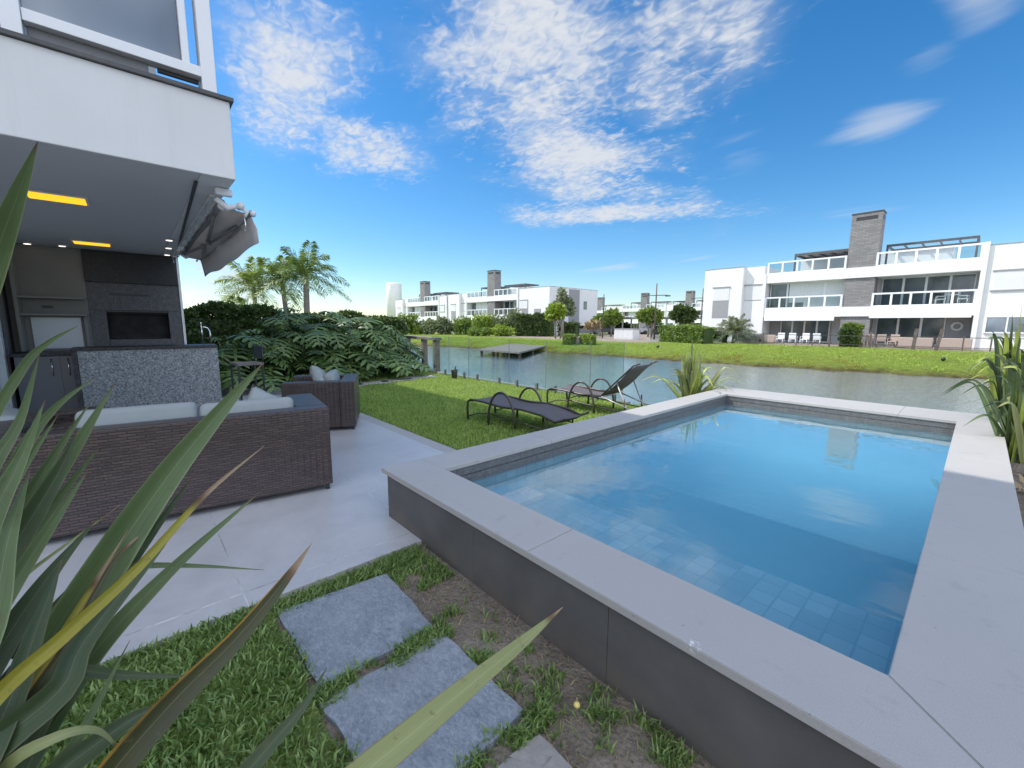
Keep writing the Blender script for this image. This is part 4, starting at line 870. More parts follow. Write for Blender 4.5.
# ------------------------------------------------------------------ apartment buildings across the lake
def building(loc, rz, label, detail=2, right=6.5, left=True, annex=False, side=False, ground=0.1):
    r = empty('apartment_building', loc, rz, label, 'apartment building', 'white apartment buildings across the lake')
    def bx(name, x0, x1, y0, y1, z0, z1, mat, parent=None, bev=0.):
        mb = MB(); mb.box(x0, x1, y0, y1, z0, z1, bev); return mb.build(name, MAT[mat], parent or r)
    G = ground; B1b, B1t, B2b, B2t = 2.24, 2.98, 5.18, 5.96; RT = 6.97; D = 11
    xl, xr = -5.55, 7.15
    # shell behind the recesses
    bx('core_wall', xl+0.003, xr-0.003, 2.2, D, G-0.4, B2t-0.003, 'plaster_far')
    bx('roof_slab', xl, xr, 0, D+0.003, B2b, B2t, 'plaster_far'); bx('balcony_slab', xl, xr, 0, 2.197, B1b, B1t, 'plaster_far')
    # chimney: a tall clad shaft with a smoke slot
    ch = bx('chimney', 0, 1.82, 0.12, 1.45, B2t+0.002, 9.95, 'brick'); bx('chimney', 0, 1.82, 0.12, 1.45, B1t+0.002, B2b-0.002, 'brick'); bx('chimney', 0, 1.82, 0.12, 1.45, G-0.3, B1b-0.002, 'brick')
    bx('cap', -0.04, 1.86, 0.08, 1.49, 9.952, 10.03, 'dark_metal', ch); bx('smoke_slot', 0.28, 1.55, 0.112, 0.119, 9.45, 9.72, 'black_metal', ch); bx('smoke_slot', 1.821, 1.827, 0.35, 1.2, 9.45, 9.72, 'black_metal', ch)
    # ends of the recess
    bx('side_fin', xl-0.25, xl-0.002, -0.05, D, G-0.3, B2t+0.01, 'plaster_far'); bx('side_fin', xr+0.002, xr+0.25, -0.05, D, G-0.3, RT, 'plaster_far')
    # roof terrace pergola
    pg = None
    for (a, b, full) in ((-4.1, -0.02, True), (2.0, 6.85, False)):
        mb = MB(); mb.box(a, b, 2.0, 2.12, 7.55, 7.72); mb.box(a, b, 4.9, 5.02, 7.55, 7.72); mb.box(a, a+0.12, 2.122, 4.898, 7.55, 7.72); mb.box(b-0.12, b, 2.122, 4.898, 7.55, 7.72)
        n = 5
        for k in range(1, n): x = a+(b-a)*k/n; mb.box(x-0.04, x+0.04, 2.122, 4.898, 7.58, 7.70)
        mb.box(a, a+0.12, 2.0, 2.12, B2t, 7.548); mb.box(b-0.12, b, 2.0, 2.12, B2t, 7.548)
        pg = mb.build('pergola', MAT['flashing'], r)
        if full: bx('pergola_cover', a+0.01, b-0.01, 2.01, 5.0, 7.722, 7.76, 'grey_metal', pg)
    bx('rooftop_wall', xl+1.2, xr-1.6, 5.1, 9, B2t+0.002, 7.5, 'plaster_far')
    # railings: white frame, each pane a sub-part
    def rail(x0, x1, zb, n, y=0.05):
        h = 0.99; f = MB(); f.box(x0, x1, y, y+0.09, zb+h-0.12, zb+h); f.box(x0, x1, y, y+0.09, zb+0.002, zb+0.07)
        for k in range(n+1):
            x = x0+(x1-x0-0.13)*k/n; f.box(x, x+0.13, y+0.002, y+0.088, zb+0.072, zb+h-0.122)
        o = f.build('balcony_rail', MAT['white_metal'], r)
        for k in range(n):
            a = x0+(x1-x0-0.13)*k/n+0.14; b = x0+(x1-x0-0.13)*(k+1)/n-0.01
            bx('glass_panel', a, b, y+0.04, y+0.05, zb+0.075, zb+h-0.125, 'railglass', o)
    rail(xl, -0.03, B2t, 5); rail(1.75, xr, B2t, 5); rail(xl, -0.03, B1t, 5); rail(1.75, xr, B1t, 5)
    # glazing inside the recesses
    def glaz(x0, x1, z0, z1, n, mat='window', y=2.1):
        w = (x1-x0)/n
        for k in range(n):
            o = bx('window', x0+k*w+0.07, x0+(k+1)*w-0.07, y, y+0.05, z0+0.07, z1-0.07, mat if isinstance(mat, str) else mat[k])
            mb = MB(); mb.box(x0+k*w, x0+k*w+0.068, y-0.03, y+0.06, z0, z1); mb.box(x0+(k+1)*w-0.068, x0+(k+1)*w, y-0.03, y+0.06, z0, z1); mb.box(x0+k*w+0.07, x0+(k+1)*w-0.07, y-0.03, y+0.06, z1-0.068, z1); mb.box(x0+k*w+0.07, x0+(k+1)*w-0.07, y-0.03, y+0.06, z0, z0+0.068); mb.build('frame', MAT['white_metal'], o)
    glaz(xl+0.1, -0.1, B1t, B2b, 4, ['window', 'window', 'curtain', 'curtain'], 1.0); glaz(2.0, 7.0, B1t, B2b, 4)
    bx('blind', xl+1.6, xl+2.75, 0.9, 0.96, B1t+0.5, B2b, 'curtain'); bx('wall_panel', xr-1.3, xr-0.1, 2.05, 2.09, G, B1b, 'greypanel')
    glaz(xl+0.9, -1.0, G, B1b, 4, 'window', 1.9); glaz(1.95, 5.8, G, B1b, 3, 'window', 2.1)
    bx('wall_panel', xl+0.02, xl+0.85, 1.9, 2.0, G, B1b, 'greypanel'); bx('awning_box', xl+0.1, -0.4, -0.12, -0.003, B1b-0.32, B1b+0.0, 'white_metal'); bx('awning_box', 1.75, xr-0.1, -0.10, -0.003, B1b-0.14, B1b+0.0, 'white_metal')
    if detail > 1:
        wf = None
        for x, z in ((xr-0.75, 1.5),):
            mb = MB(); mb.tube([(x+0.26*math.cos(q), 2.03, z+0.26*math.sin(q)) for q in np.linspace(0, 2*math.pi, 13)[:-1]], 0.07, 8, closed=True); mb.build('wall_lifebuoy', MAT['whiteplastic'], r)
        bx('wall_lamp', -0.35, -0.2, -0.05, 0.11, 1.3, 2.0, 'brownpost') if False else None
    # left wing of two plain blocks
    if left:
        bx('wing_wall', xl-1.85, xl-0.252, 0.25, D, G-0.3, 6.72, 'plaster_far'); bx('wing_wall', xl-5.3, xl-1.853, -0.25, D, G-0.3, 6.75, 'plaster_far')
        bx('drip_edge', xl-5.33, xl-1.85, -0.28, D, 6.752, 6.79, 'greypanel')
        def win(x0, x1, z0, z1, y, shut=0.5):
            zm = z1-(z1-z0)*shut
            o = bx('window', x0, x1, y-0.02, y+0.0-0.002, z0, zm-0.002, 'greypanel'); bx('shutter', x0, x1, y-0.035, y-0.003, zm, z1, 'shutter', o); mb = MB(); mb.box(x0-0.08, x1+0.08, y-0.08, y-0.003, z1+0.002, z1+0.10); mb.build('lintel', MAT['greypanel'], o)
        win(xl-4.4, xl-2.95, 2.2, 5.0, -0.25, 0.42); win(xl-4.4, xl-3.4, 0.9, 1.25, -0.25, 0.1); win(xl-1.75, xl-0.3, 3.75, 5.1, 0.25, 0.97)
    # right wing
    bx('wing_wall', xr+0.252, xr+0.25+right, 0.1, D, G-0.3, 6.75, 'plaster_far'); bx('drip_edge', xr+0.25, xr+0.28+right, 0.07, D, 6.752, 6.79, 'greypanel')
    x = xr+0.62
    o = bx('window', x, x+1.6, 0.07, 0.098, 3.86, 5.05, 'shutter'); mb = MB(); mb.box(x-0.08, x+1.68, 0.03, 0.098, 5.052, 5.14); mb.box(x+1.602, x+1.68, 0.04, 0.098, 3.86, 5.05); mb.box(x-0.08, x+1.68, 0.03, 0.098, 3.77, 3.858); mb.build('frame', MAT['greypanel'], o)
    o = bx('window', x, x+0.85, 0.07, 0.098, 1.15, 2.1, 'window_blue'); bx('pane', x+0.93, x+1.75, 0.07, 0.098, 1.15, 2.1, 'window_blue', o); mb = MB(); mb.box(x-0.07, x+1.82, 0.04, 0.098, 2.102, 2.25); mb.box(x+0.852, x+0.928, 0.05, 0.098, 1.15, 2.1); mb.box(x-0.07, x-0.002, 0.05, 0.098, 1.15, 2.1); mb.box(x-0.1, x+1.85, 0.0, 0.098, 1.06, 1.148); mb.build('frame', MAT['white_metal'], o)
    X = xr+0.25+right
    if annex:
        for wx in (xr+1.0, xr+3.6):
            bx('window', wx+0.0, wx+1.3, 0.05, 0.07, 3.0, 3.75, 'greypanel')
        bx('side_panel', X+0.003, X+0.03, 4.2, 6.6, G, 6.6, 'greypanel'); bx('window', X+0.031, X+0.05, 5.0, 5.6, 1.2, 2.3, 'window'); bx('window', X+0.003, X+0.03, 7.6, 8.4, 3.8, 5.0, 'window')
    if side:
        bx('side_panel', X+0.003, X+0.03, 0.3, 5.5, G, 6.6, 'greypanel'); bx('window', X+0.031, X+0.05, 1.2, 2.9, 2.6, 4.6, 'curtain')
    return r
OX = -7.6
building((OX, 42, 0), 0, 'white three level apartment block with grey chimney and glass balconies at right', 2, 9.0)
def chim(px, depth): q = ray(px, 324.7); return (float(q[0]*depth/FPX), float(q[1]*depth/FPX), 0)
building(chim(487, 68.5), 0.0, 'white apartment block with chimney above the wooden dock, behind dense bushes', 1, 6.3, annex=True)
building(chim(420.5, 86), -0.03, 'white apartment block with chimney beside the cylindrical water tower', 1, 2.6, side=True)
building((-62.5, 103, 0), 0.0, 'distant white apartment block behind the tall lamp post', 1, 3.0, left=True)
building((-50.8, 104.5, 0), 0.0, 'distant white apartment block behind the pair of round trees, touching the big block', 1, 8.0, left=False)
building((-82, 110, 0), 0.0, 'farthest white apartment block partly hidden by the dock side block', 1, 3.0)
# water tower
r = empty('water_tower', (-103.5, 51.8, 0), 0, 'tall plain white cylindrical water tower at the far left bank', 'water tower')
mb = MB(); mb.tube([(0, 0, -0.3), (0, 0, 11.7), (0, 0, 12.0)], [1.95, 1.95, 1.8], 28); mb.build('tank', MAT['plaster_far'], r)
mb = MB(); mb.tube([(0, 0, 12.001), (0, 0, 12.1)], [1.2, 0.9], 20); mb.build('hatch', MAT['plaster_far'], r)

# terrace furniture of the big building
def garden_chair(p, rz, mat, label, big=False):
    mb = MB(); mb.box(-0.25, 0.25, -0.25, 0.25, 0.38, 0.44, 0.01)
    for sx in (-1, 1):
        for sy in (-1, 1): mb.tube([(sx*0.22, sy*0.22, 0.0), (sx*0.23, sy*0.23, 0.38)], 0.025, 6)
    mb.box(-0.25, 0.25, 0.21, 0.26, 0.44, 0.9, 0.02); 
    for s in (-1, 1): mb.box(s*0.25-0.02, s*0.25+0.02, -0.22, 0.22, 0.60, 0.64, 0.008); mb.tube([(s*0.25, -0.2, 0.42), (s*0.25, -0.2, 0.6)], 0.018, 6)
    o = tag(mb.build('garden_chair', mat, loc=p), label, 'chair', 'chairs on the terrace across the lake'); o.rotation_euler.z = rz; return o
def lounge_sofa(p, w, label, mat='pinkwicker'):
    r = empty('terrace_sofa', p, 0, label, 'sofa', 'sofas on the terrace across the lake')
    mb = MB(); mb.box(-w/2, w/2, -0.4, 0.4, 0.05, 0.38, 0.03); mb.box(-w/2, w/2, -0.42, -0.25, 0.05, 0.72, 0.04); mb.box(-w/2, -w/2+0.15, -0.4, 0.4, 0.05, 0.58, 0.03); mb.box(w/2-0.15, w/2, -0.4, 0.4, 0.05, 0.58, 0.03); mb.build('frame', MAT[mat], r)
    mb = MB(); mb.box(-w/2+0.16, w/2-0.16, -0.24, 0.38, 0.381, 0.5, 0.04); mb.build('cushion', MAT['curtain'], r)
Y = 39.6; G = 0.02
lounge_sofa((-13.3, Y, G), 1.7, 'pink beige wicker sofa at the left end of the far terrace'); lounge_sofa((-12.0, Y+0.5, G), 1.2, 'short wicker sofa next to the left end sofa of the far terrace')
lounge_sofa((-2.9, Y, G), 1.7, 'beige wicker sofa behind the leaning fence posts'); lounge_sofa((-1.1, Y, G), 1.6, 'beige wicker sofa at the right end of the far terrace')
for i, (x, m, lb) in enumerate(((-11.0, 'whiteplastic', 'pale garden chair right of the short wicker sofa'), (-10.2, 'whiteplastic', 'pale garden chair in front of the dark sliding window'), (-9.3, 'whiteplastic', 'white garden chair beside the clipped green bush group'), (-8.6, 'whiteplastic', 'white garden chair closest to the clipped bush'),
        (-5.4, 'pinkwicker', 'pinkish chair at the left of the dining table'), (-4.75, 'pinkwicker', 'pinkish chair at the middle of the dining table'), (-4.05, 'pinkwicker', 'pinkish chair at the right of the dining table'))):
    garden_chair((x, Y+(i % 2)*0.4, G), 0.3*math.sin(i*3.)+math.pi*(i % 2), MAT[m], lb)
mb = MB(); mb.box(-0.9, 0.9, -0.45, 0.45, 0.70, 0.75, 0.01)
for sx in (-1, 1):
    for sy in (-1, 1): mb.box(sx*0.8-0.04, sx*0.8+0.04, sy*0.36-0.04, sy*0.36+0.04, 0, 0.70)
tag(mb.build('dining_table', MAT['pinkwicker'], loc=(-4.8, Y+0.9, G)), 'pinkish dining table with chairs on the far terrace', 'table')
mb = MB(); mb.box(-0.3, 0.3, -0.3, 0.3, 0.68, 0.72, 0.01); mb.tube([(0, 0, 0), (0, 0, 0.68)], 0.04, 8); mb.tube([(0, 0, 0), (0, 0, 0.03)], 0.22, 12); tag(mb.build('balcony_table', MAT['whiteplastic'], loc=(-1.6, 42.9, 2.983)), 'small white table on the first floor balcony at right', 'table')
for x, lb in ((-1.05, 'white chair next to the balcony table'), (-2.2, 'white chair on the left of the balcony table')): garden_chair((x, 42.9, 2.983), 1.4 if x > -1.5 else -1.4, MAT['whiteplastic'], lb)
# fence in front of the terrace
r = empty('post_fence', (-6, 37.2, 0), 0, 'low fence of brown timber posts and thin rail before the far terrace', 'fence')
fp = [(763, 343, .06, 0.9, 0), (796, 344, .05, 0.9, 0), (812, 345, .05, 0.85, 0), (828.8, 346.6, .10, 1.0, 0), (869.3, 348.2, .09, 1.1, 0.0), (912.6, 350, .17, 1.35, .05), (935.7, 350.7, .17, 1.35, .12), (962, 350.5, .07, 0.9, 0), (990, 351, .07, 0.9, 0)]
pts = []
for px, py, w, h, ln in fp:
    c = atY(px, py, 37.2); x = c.x; mb = MB(); M = Matrix.Translation((x+6, 0, 0)) @ Matrix.Rotation(ln, 4, 'Y'); mb.box(-w/2, w/2, -w/2, w/2, -0.4, h, 0.01, 0, M); mb.build('post', MAT['brownpost'], r); pts.append(x+6)
mb = MB(); mb.box(min(pts)-4, max(pts)+3, -0.02, 0.02, 0.80, 0.84); mb.box(min(pts)-4, max(pts)+3, -0.015, 0.015, 0.20, 0.235); mb.build('rail', MAT['dark_metal'], r)
mb = MB(); mb.box(-8.5, -5.2, -0.01, 0.01, 0.1, 0.9); mb.build('glass_screen', MAT['railglass'], r); 
r = empty('garden_glass_fence', (-17, 37.0, 0), 0, 'pale glass garden fence below the round palm at the big block', 'fence')
mb = MB(); mb.box(-4.2, 2.4, -0.01, 0.01, 0.15, 1.0); mb.build('pane', MAT['railglass'], r); mb = MB(); mb.box(-4.2, 2.4, -0.06, 0.06, -0.1, 0.14); mb.build('base', MAT['greypanel'], r)
for k in range(6):
    mb = MB(); mb.box(-4.2+k*1.32-0.02, -4.2+k*1.32+0.02, -0.02, 0.02, 0.142, 1.03); mb.build('post', MAT['grey_metal'], r)

# ------------------------------------------------------------------ street furniture on the far side
def lamp_post(px, py, topy, label, arms=True):
    c = on_ground(px, py); dist = (c.xy).length; top = HC+(ray(px, topy)[2])*(c.x/ray(px, topy)[0])
    r = empty('lamp_post', c, 0, label, 'lamp post', 'tall poles across the lake'); h = top-c.z
    mb = MB(); mb.tube([(0, 0, -0.2), (0, 0, h*0.6), (0, 0, h)], [0.085, 0.07, 0.05], 8); mb.build('pole', MAT['brownpost'], r)
    if arms:
        mb = MB(); mb.tube([(-0.9, -0.5, h-1.1), (0.9, 0.5, h-1.1)], 0.04, 6)
        for s in (-1, 1): mb.box(s*0.9-0.22, s*0.9+0.22, s*0.5-0.1, s*0.5+0.1, h-1.22, h-1.11, 0.02)
        mb.build('lamp_arm', MAT['dark_metal'], r)
lamp_post(654, 341, 283, 'tall dark lamp post left of the round trees, nearest the lake')
lamp_post(700, 338, 288, 'tall dark lamp post against the edge of the big white block')
lamp_post(602.5, 338, 294, 'thin dark lamp post left of the white utility cabinet', False)
lamp_post(545, 336, 300, 'thin pole rising in front of the dense hedge', False) if False else None
c = at(614, 339, 0); c2 = at(633, 339.5, 0); d = (c2-c); ang3 = math.atan2(d.y, d.x)
r = empty('utility_cabinet', (c+c2)/2, ang3, 'wide pale utility cabinet of tiled blocks on the far pavement', 'cabinet'); L = d.length/2
mb = MB(); mb.box(-L, L, 0, 1.6, -0.1, 1.05, 0.02); mb.build('body', MAT['plaster_far'], r); mb = MB(); mb.box(-L-0.05, L+0.05, -0.05, 1.65, 1.052, 1.13, 0.01); mb.build('lid', MAT['greypanel'], r)
for k in range(4):
    mb = MB(); w = 2*L/4; mb.box(-L+k*w+0.05, -L+(k+1)*w-0.05, -0.02, -0.001, 0.08, 0.98, 0.005); mb.build('door', MAT['shutter'], r)
# carports and parked cars
for (px0, px1, py, lb) in ((596, 640, 334, 'long low carport roof on thin posts behind the utility cabinet'), (640, 706, 334.5, 'long low carport roof on thin posts behind the round trees')):
    a = at(px0, py, 0); b = at(px1, py, 0); d = b-a; an = math.atan2(d.y, d.x); L = d.length
    r = empty('carport', a, an, lb, 'carport', 'carports by the far road'); mb = MB(); mb.box(0, L, 0, 5, 2.55, 2.80, 0.02); mb.build('roof', MAT['deckwood'], r)
    for k in range(6):
        mb = MB(); mb.box(L*k/5-0.1, L*k/5+0.1, 0.1, 0.3, 0, 2.548); mb.build('post', MAT['greypanel'], r)
def car(px, py, col, label):
    c = at(px, py, 0); r = empty('parked_car', (c.x, c.y, 0), 0.9, label, 'car', 'cars parked under the carports')
    body = simple('car_paint', col, 0.25, 0.2, var=0.05)
    prof = [(-2.1, 0.35), (-2.15, 0.65), (-2.0, 0.88), (-1.35, 0.96), (-0.75, 1.42), (0.75, 1.46), (1.45, 1.02), (2.05, 0.9), (2.15, 0.6), (2.1, 0.35)]
    mb = MB(); M = Matrix.Rotation(math.pi/2, 4, 'X'); mb.prism(prof, -0.88, 0.88, 0, M, 0.06); mb.build('body', body, r)
    mb = MB(); mb.prism([(-1.2, 0.98), (-0.72, 1.36), (0.70, 1.39), (1.28, 1.02)], -0.89, 0.89, 0, M); mb.build('window', MAT['blackglass'], r)
    for x in (-1.35, 1.35):
        for y in (-0.8, 0.8): mb = MB(); mb.tube([(x, y-0.1, 0.33), (x, y+0.1, 0.33)], 0.33, 16); mb.build('wheel', MAT['tyre'], r)
car(651, 334.3, (0.5, 0.5, 0.52), 'silver parked car between the lamp post and the cabinet'); car(662, 334.4, (0.02, 0.02, 0.025), 'black parked car beside the silver one'); car(603, 334.4, (0.05, 0.06, 0.08), 'dark parked car at the left end of the carport')
car(583, 335.6, (0.22, 0.24, 0.26), 'grey parked car beside the pale side wall behind the small square bushes')
# wooden dock on the lake
a = at(477, 349.5, -0.25); b = at(520, 352.5, -0.25); cdk = at(546, 346.0, -0.25)
r = empty('wooden_dock', (a.x, a.y, 0), 0, 'weathered wooden dock standing on the lake by the far bank', 'dock')
q = a+(cdk-b); mb = MB(); loc = [(p.x-a.x, p.y-a.y) for p in (a, b, cdk, q)]
if (Vector(loc[1]).to_3d().cross(Vector(loc[2]).to_3d()-Vector(loc[1]).to_3d())).z < 0: loc.reverse()
mb.prism(loc, -0.33, -0.22); mb.build('deck', MAT['deckwood'], r)
for u in np.linspace(0.05, 0.95, 4):
    for v in (0.06, 0.5, 0.94):
        p = Vector(loc[0]).lerp(Vector(loc[1]), u)+(Vector(loc[3])-Vector(loc[0]))*v; mb = MB(); mb.tube([(p.x, p.y, -1.1), (p.x, p.y, -0.331)], 0.10, 8); mb.build('pile', MAT['brownpost'], r)
# small stake lights on the bank
for px, py, lb in ((943, 362, 'small dark garden spotlight on the bank below the leaning posts'), (658, 348.5, 'small dark garden spotlight on the bank below the lamp post')):
    c = on_ground(px, py); mb = MB(); mb.tube([(0, 0, -0.2), (0, 0, 0.10)], 0.025, 6); mb.tube([(0, -0.08, 0.14), (0, 0.08, 0.18)], [0.09, 0.07], 10); tag(mb.build('garden_spotlight', MAT['black_metal'], loc=c), lb, 'spotlight', 'stake lights on the far bank')

# ------------------------------------------------------------------ vegetation
def leaf_cloud(V, F, pts, nrm, size, aspect=1.8, jit=0.9, rg=rng):
    """append one bent leaf (2 quads) per point"""
    n = len(pts); t = rg.normal(size=(n, 3)); t += nrm*0.6; t[:, 2] += 0.15; t /= np.linalg.norm(t, axis=1)[:, None]
    s = np.cross(t, rg.normal(size=(n, 3))+nrm*jit); s /= np.linalg.norm(s, axis=1)[:, None]+1e-9
    sz = size*(0.6+0.8*rg.random(n))[:, None]; L = sz*aspect; u = np.cross(s, t)
    b = len(V) and sum(len(v) for v in V) or 0
    p0 = pts; p1 = pts+t*L*0.5+u*sz*0.12; p2 = pts+t*L
    A = np.stack([p0, p1-s*sz*0.5, p2, p1+s*sz*0.5], 1).reshape(-1, 3); V.append(A)
    idx = b+np.arange(n)[:, None]*4+np.array([0, 1, 2, 3])[None]; F.append(idx)
def blobs_points(blobs, n, rg=rng, shell=0.55):
    """random points in lumpy ellipsoids (cx,cy,cz,rx,ry,rz)"""
    w_ = np.array([b[3]*b[4]*b[5] for b in blobs])**0.67; k = rg.choice(len(blobs), n, p=w_/w_.sum()); B = np.array(blobs)[k]
    d = rg.normal(size=(n, 3)); d /= np.linalg.norm(d, axis=1)[:, None]; rad = shell+(1-shell)*rg.random(n)**0.6
    lump = 1+0.16*np.sin(d[:, 0]*7+k)*np.sin(d[:, 1]*6+2*k)+0.12*np.sin(d[:, 2]*9+k*3)
    return B[:, :3]+d*B[:, 3:]*(rad*lump)[:, None], d
def bush(name, label, cat, blobs, n, size, mat, group=None, trunk=None, core=True, aspect=1.8):
    c = Vector((np.mean([b[0] for b in blobs]), np.mean([b[1] for b in blobs]), 0)); r = empty(name, c, 0, label, cat, group)
    off = np.array([c.x, c.y, 0]); rg = np.random.default_rng(abs(hash(label)) % 99991 if False else sum(map(ord, label)))
    pts, d = blobs_points(blobs, n, rg); V, F = [], []; leaf_cloud(V, F, pts-off, d, size, aspect, rg=rg)
    raw_mesh('foliage', np.concatenate(V), np.concatenate(F), mat, r)
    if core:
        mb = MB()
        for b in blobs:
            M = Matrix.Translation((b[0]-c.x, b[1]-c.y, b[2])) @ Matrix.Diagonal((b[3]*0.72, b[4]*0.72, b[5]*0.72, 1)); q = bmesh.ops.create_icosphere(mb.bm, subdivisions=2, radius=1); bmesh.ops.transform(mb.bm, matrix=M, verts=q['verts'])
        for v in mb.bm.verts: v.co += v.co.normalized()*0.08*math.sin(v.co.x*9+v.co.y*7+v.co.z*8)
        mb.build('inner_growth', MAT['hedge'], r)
    if trunk:
        mb = MB()
        for t in trunk: mb.tube([Vector(p)-Vector((c.x, c.y, 0)) for p in t[0]], t[1], 7)
        mb.build('trunk', MAT['trunk'], r)
    return r
def box_hedge(name, label, a, b, wid, h, n, size, mat, group=None, z0=None, uneven=0.12):
    """hedge between ground points a and b"""
    a = Vector(a); b = Vector(b); d = b-a; L = d.length; an = math.atan2(d.y, d.x); z0 = min(a.z, b.z) if z0 is None else z0; r = empty(name, (a.x, a.y, z0), an, label, 'hedge', group); rg = np.random.default_rng(sum(map(ord, label)))
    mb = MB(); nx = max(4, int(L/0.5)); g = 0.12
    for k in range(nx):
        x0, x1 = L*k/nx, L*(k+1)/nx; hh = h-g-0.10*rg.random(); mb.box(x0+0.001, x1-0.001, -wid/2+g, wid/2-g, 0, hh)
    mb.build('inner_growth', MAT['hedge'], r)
    x = rg.random(n)*L; side = rg.random(n); ar = np.array([h, h, wid]); ar = ar/ar.sum(); pts = np.zeros((n, 3)); nr = np.zeros((n, 3)); dep = (rg.random(n)**1.5)*0.22
    hh = h*(1+uneven*(np.sin(x*2.1+1)*0.4+np.sin(x*5.3)*0.3+np.sin(x*0.7)*0.5))
    m0 = side < ar[0]; m1 = (~m0) & (side < ar[0]+ar[1]); m2 = ~(m0 | m1); z = rg.random(n)*hh; y = (rg.random(n)-0.5)*wid
    wob = 0.10*np.sin(x*3.1+z*4)+0.07*np.sin(x*7+z*3)
    pts[:, 0] = x; pts[m0, 1] = -wid/2+dep[m0]+wob[m0]; pts[m0, 2] = z[m0]; nr[m0, 1] = -1; pts[m1, 1] = wid/2-dep[m1]+wob[m1]; pts[m1, 2] = z[m1]; nr[m1, 1] = 1; pts[m2, 1] = y[m2]; pts[m2, 2] = hh[m2]-dep[m2]; nr[m2, 2] = 1
    V, F = [], []; leaf_cloud(V, F, pts, nr, size, rg=rg); raw_mesh('foliage', np.concatenate(V), np.concatenate(F), mat, r); return r
# dark clipped hedge at the back left
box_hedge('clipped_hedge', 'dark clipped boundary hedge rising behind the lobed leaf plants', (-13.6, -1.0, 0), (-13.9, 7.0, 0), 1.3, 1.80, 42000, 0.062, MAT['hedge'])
# philodendrons: deeply lobed leaves
def philo_leaf(V, F, base, dirv, L, droop, rg):
    """a midrib that arches over, with ~8 finger lobes each side"""
    d = Vector(dirv).normalized(); up = Vector((0, 0, 1)); side = d.cross(up); side = side.normalized() if side.length > 1e-3 else Vector((1, 0, 0)); nrm = side.cross(d).normalized()
    def mid(t): return Vector(base)+d*(L*t)-up*(droop*L*t*t)+nrm*(0.06*L*math.sin(t*3.1))
    nl = 7
    for s in (-1, 1):
        for k in range(nl):
            t = 0.04+0.86*k/(nl-1); p = mid(t); tg = (mid(t+0.03)-mid(t-0.03)).normalized()
            ll = L*0.52*(math.sin(math.pi*(0.16+0.80*t))**0.7)*(0.85+0.3*rg.random()); fw = -0.55+1.35*t
            dl = (side*s*1.0+tg*fw).normalized(); wv = tg.cross(nrm).cross(nrm)
            wdt = L*0.058; pw = (tg-dl*tg.dot(dl)).normalized() if abs(tg.dot(dl)) < 0.98 else side
            b = len(V); fr = rg.random()*0.25+0.1
            for q, ww in ((0, 0.55), (0.4, 1.0), (0.8, 0.8), (1.0, 0.12)):
                c = p+dl*(ll*q)-up*(fr*ll*q*q)+nrm*(0.05*ll*math.sin(q*math.pi))
                V.append(c-pw*wdt*ww); V.append(c+pw*wdt*ww)
            for q in range(3): F.append((b+2*q, b+2*q+1, b+2*q+3, b+2*q+2))
    b = len(V)      # midrib web
    for i in range(6):
        t = i/5; c = mid(t); w_ = L*0.085*(1-0.75*t); V.append(c-side*w_); V.append(c+side*w_)
    for i in range(5): F.append((b+2*i, b+2*i+1, b+2*i+3, b+2*i+2))
def philodendron(x, y, R, H, nl, label, seed):
    rg = random.Random(seed); r = empty('philodendron', (x, y, 0), 0, label, 'lobed leaf plant', 'big lobed leaf plants along the hedge'); V, F = [], []; mb = MB()
    for i in range(nl):
        f = (i+0.5)/nl; az = i*2.39996+rg.random()*0.6; el = math.radians(82-75*f+rg.uniform(-8, 8)); pl = H*(0.55+0.42*(1-f))*rg.uniform(0.85, 1.08)
        o = Vector((rg.uniform(-.15, .15)*R, rg.uniform(-.25, .25)*R, rg.uniform(0.05, 0.35)*H))
        dv = Vector((math.cos(az)*math.cos(el), math.sin(az)*math.cos(el), math.sin(el))); hz = Vector((math.cos(az), math.sin(az), 0))
        top = o+dv*pl*0.75+hz*R*0.42*f
        if top.z < 0.22: top.z = 0.22+rg.random()*0.2
        if i % 2 == 0: mb.tube([o, o.lerp(top, 0.5)+Vector((0, 0, 0.05)), top], [0.014, 0.011, 0.008], 5)
        ld = (hz*1.0+Vector((0, 0, rg.uniform(-0.15, 0.65)*(1-0.6*f)))).normalized(); philo_leaf(V, F, top, ld, rg.uniform(0.34, 0.80), rg.uniform(0.35, 0.8), rg)
    raw_mesh('foliage', V, F, MAT['philo'], r); mb.tube([(0, 0, -0.05), (0.03, 0.02, 0.3*H), (0, 0.04, 0.55*H)], [0.07, 0.06, 0.05], 7); mb.build('stems', MAT['stem'], r)
PH = [(-10.9, 1.75, 1.0, 1.15, 46, 'dark lobed leaf plant beside the bar stool'), (-11.3, 2.75, 1.1, 1.55, 60, 'lobed leaf plant left of the tallest one, behind the armchair'), (-11.5, 3.65, 1.15, 2.0, 70, 'tallest lobed leaf plant with leaves rising above the hedge'),
      (-11.5, 4.55, 1.15, 1.5, 66, 'broad lobed leaf plant right of the tallest one'), (-11.6, 5.35, 1.1, 1.55, 62, 'lobed leaf plant two places from the timber posts'), (-12.0, 5.9, 0.75, 1.3, 50, 'lobed leaf plant next to the timber posts'), (-10.75, 3.4, 0.8, 0.9, 36, 'low lobed leaf plant directly behind the armchair'), (-11.0, 5.0, 0.8, 0.85, 36, 'low lobed leaf plant by the middle stepping slab')]
for i, (x, y, R, H, nl, lb) in enumerate(PH): philodendron(x-0.55, y, R, H, int(nl*1.12), lb, 20+i)
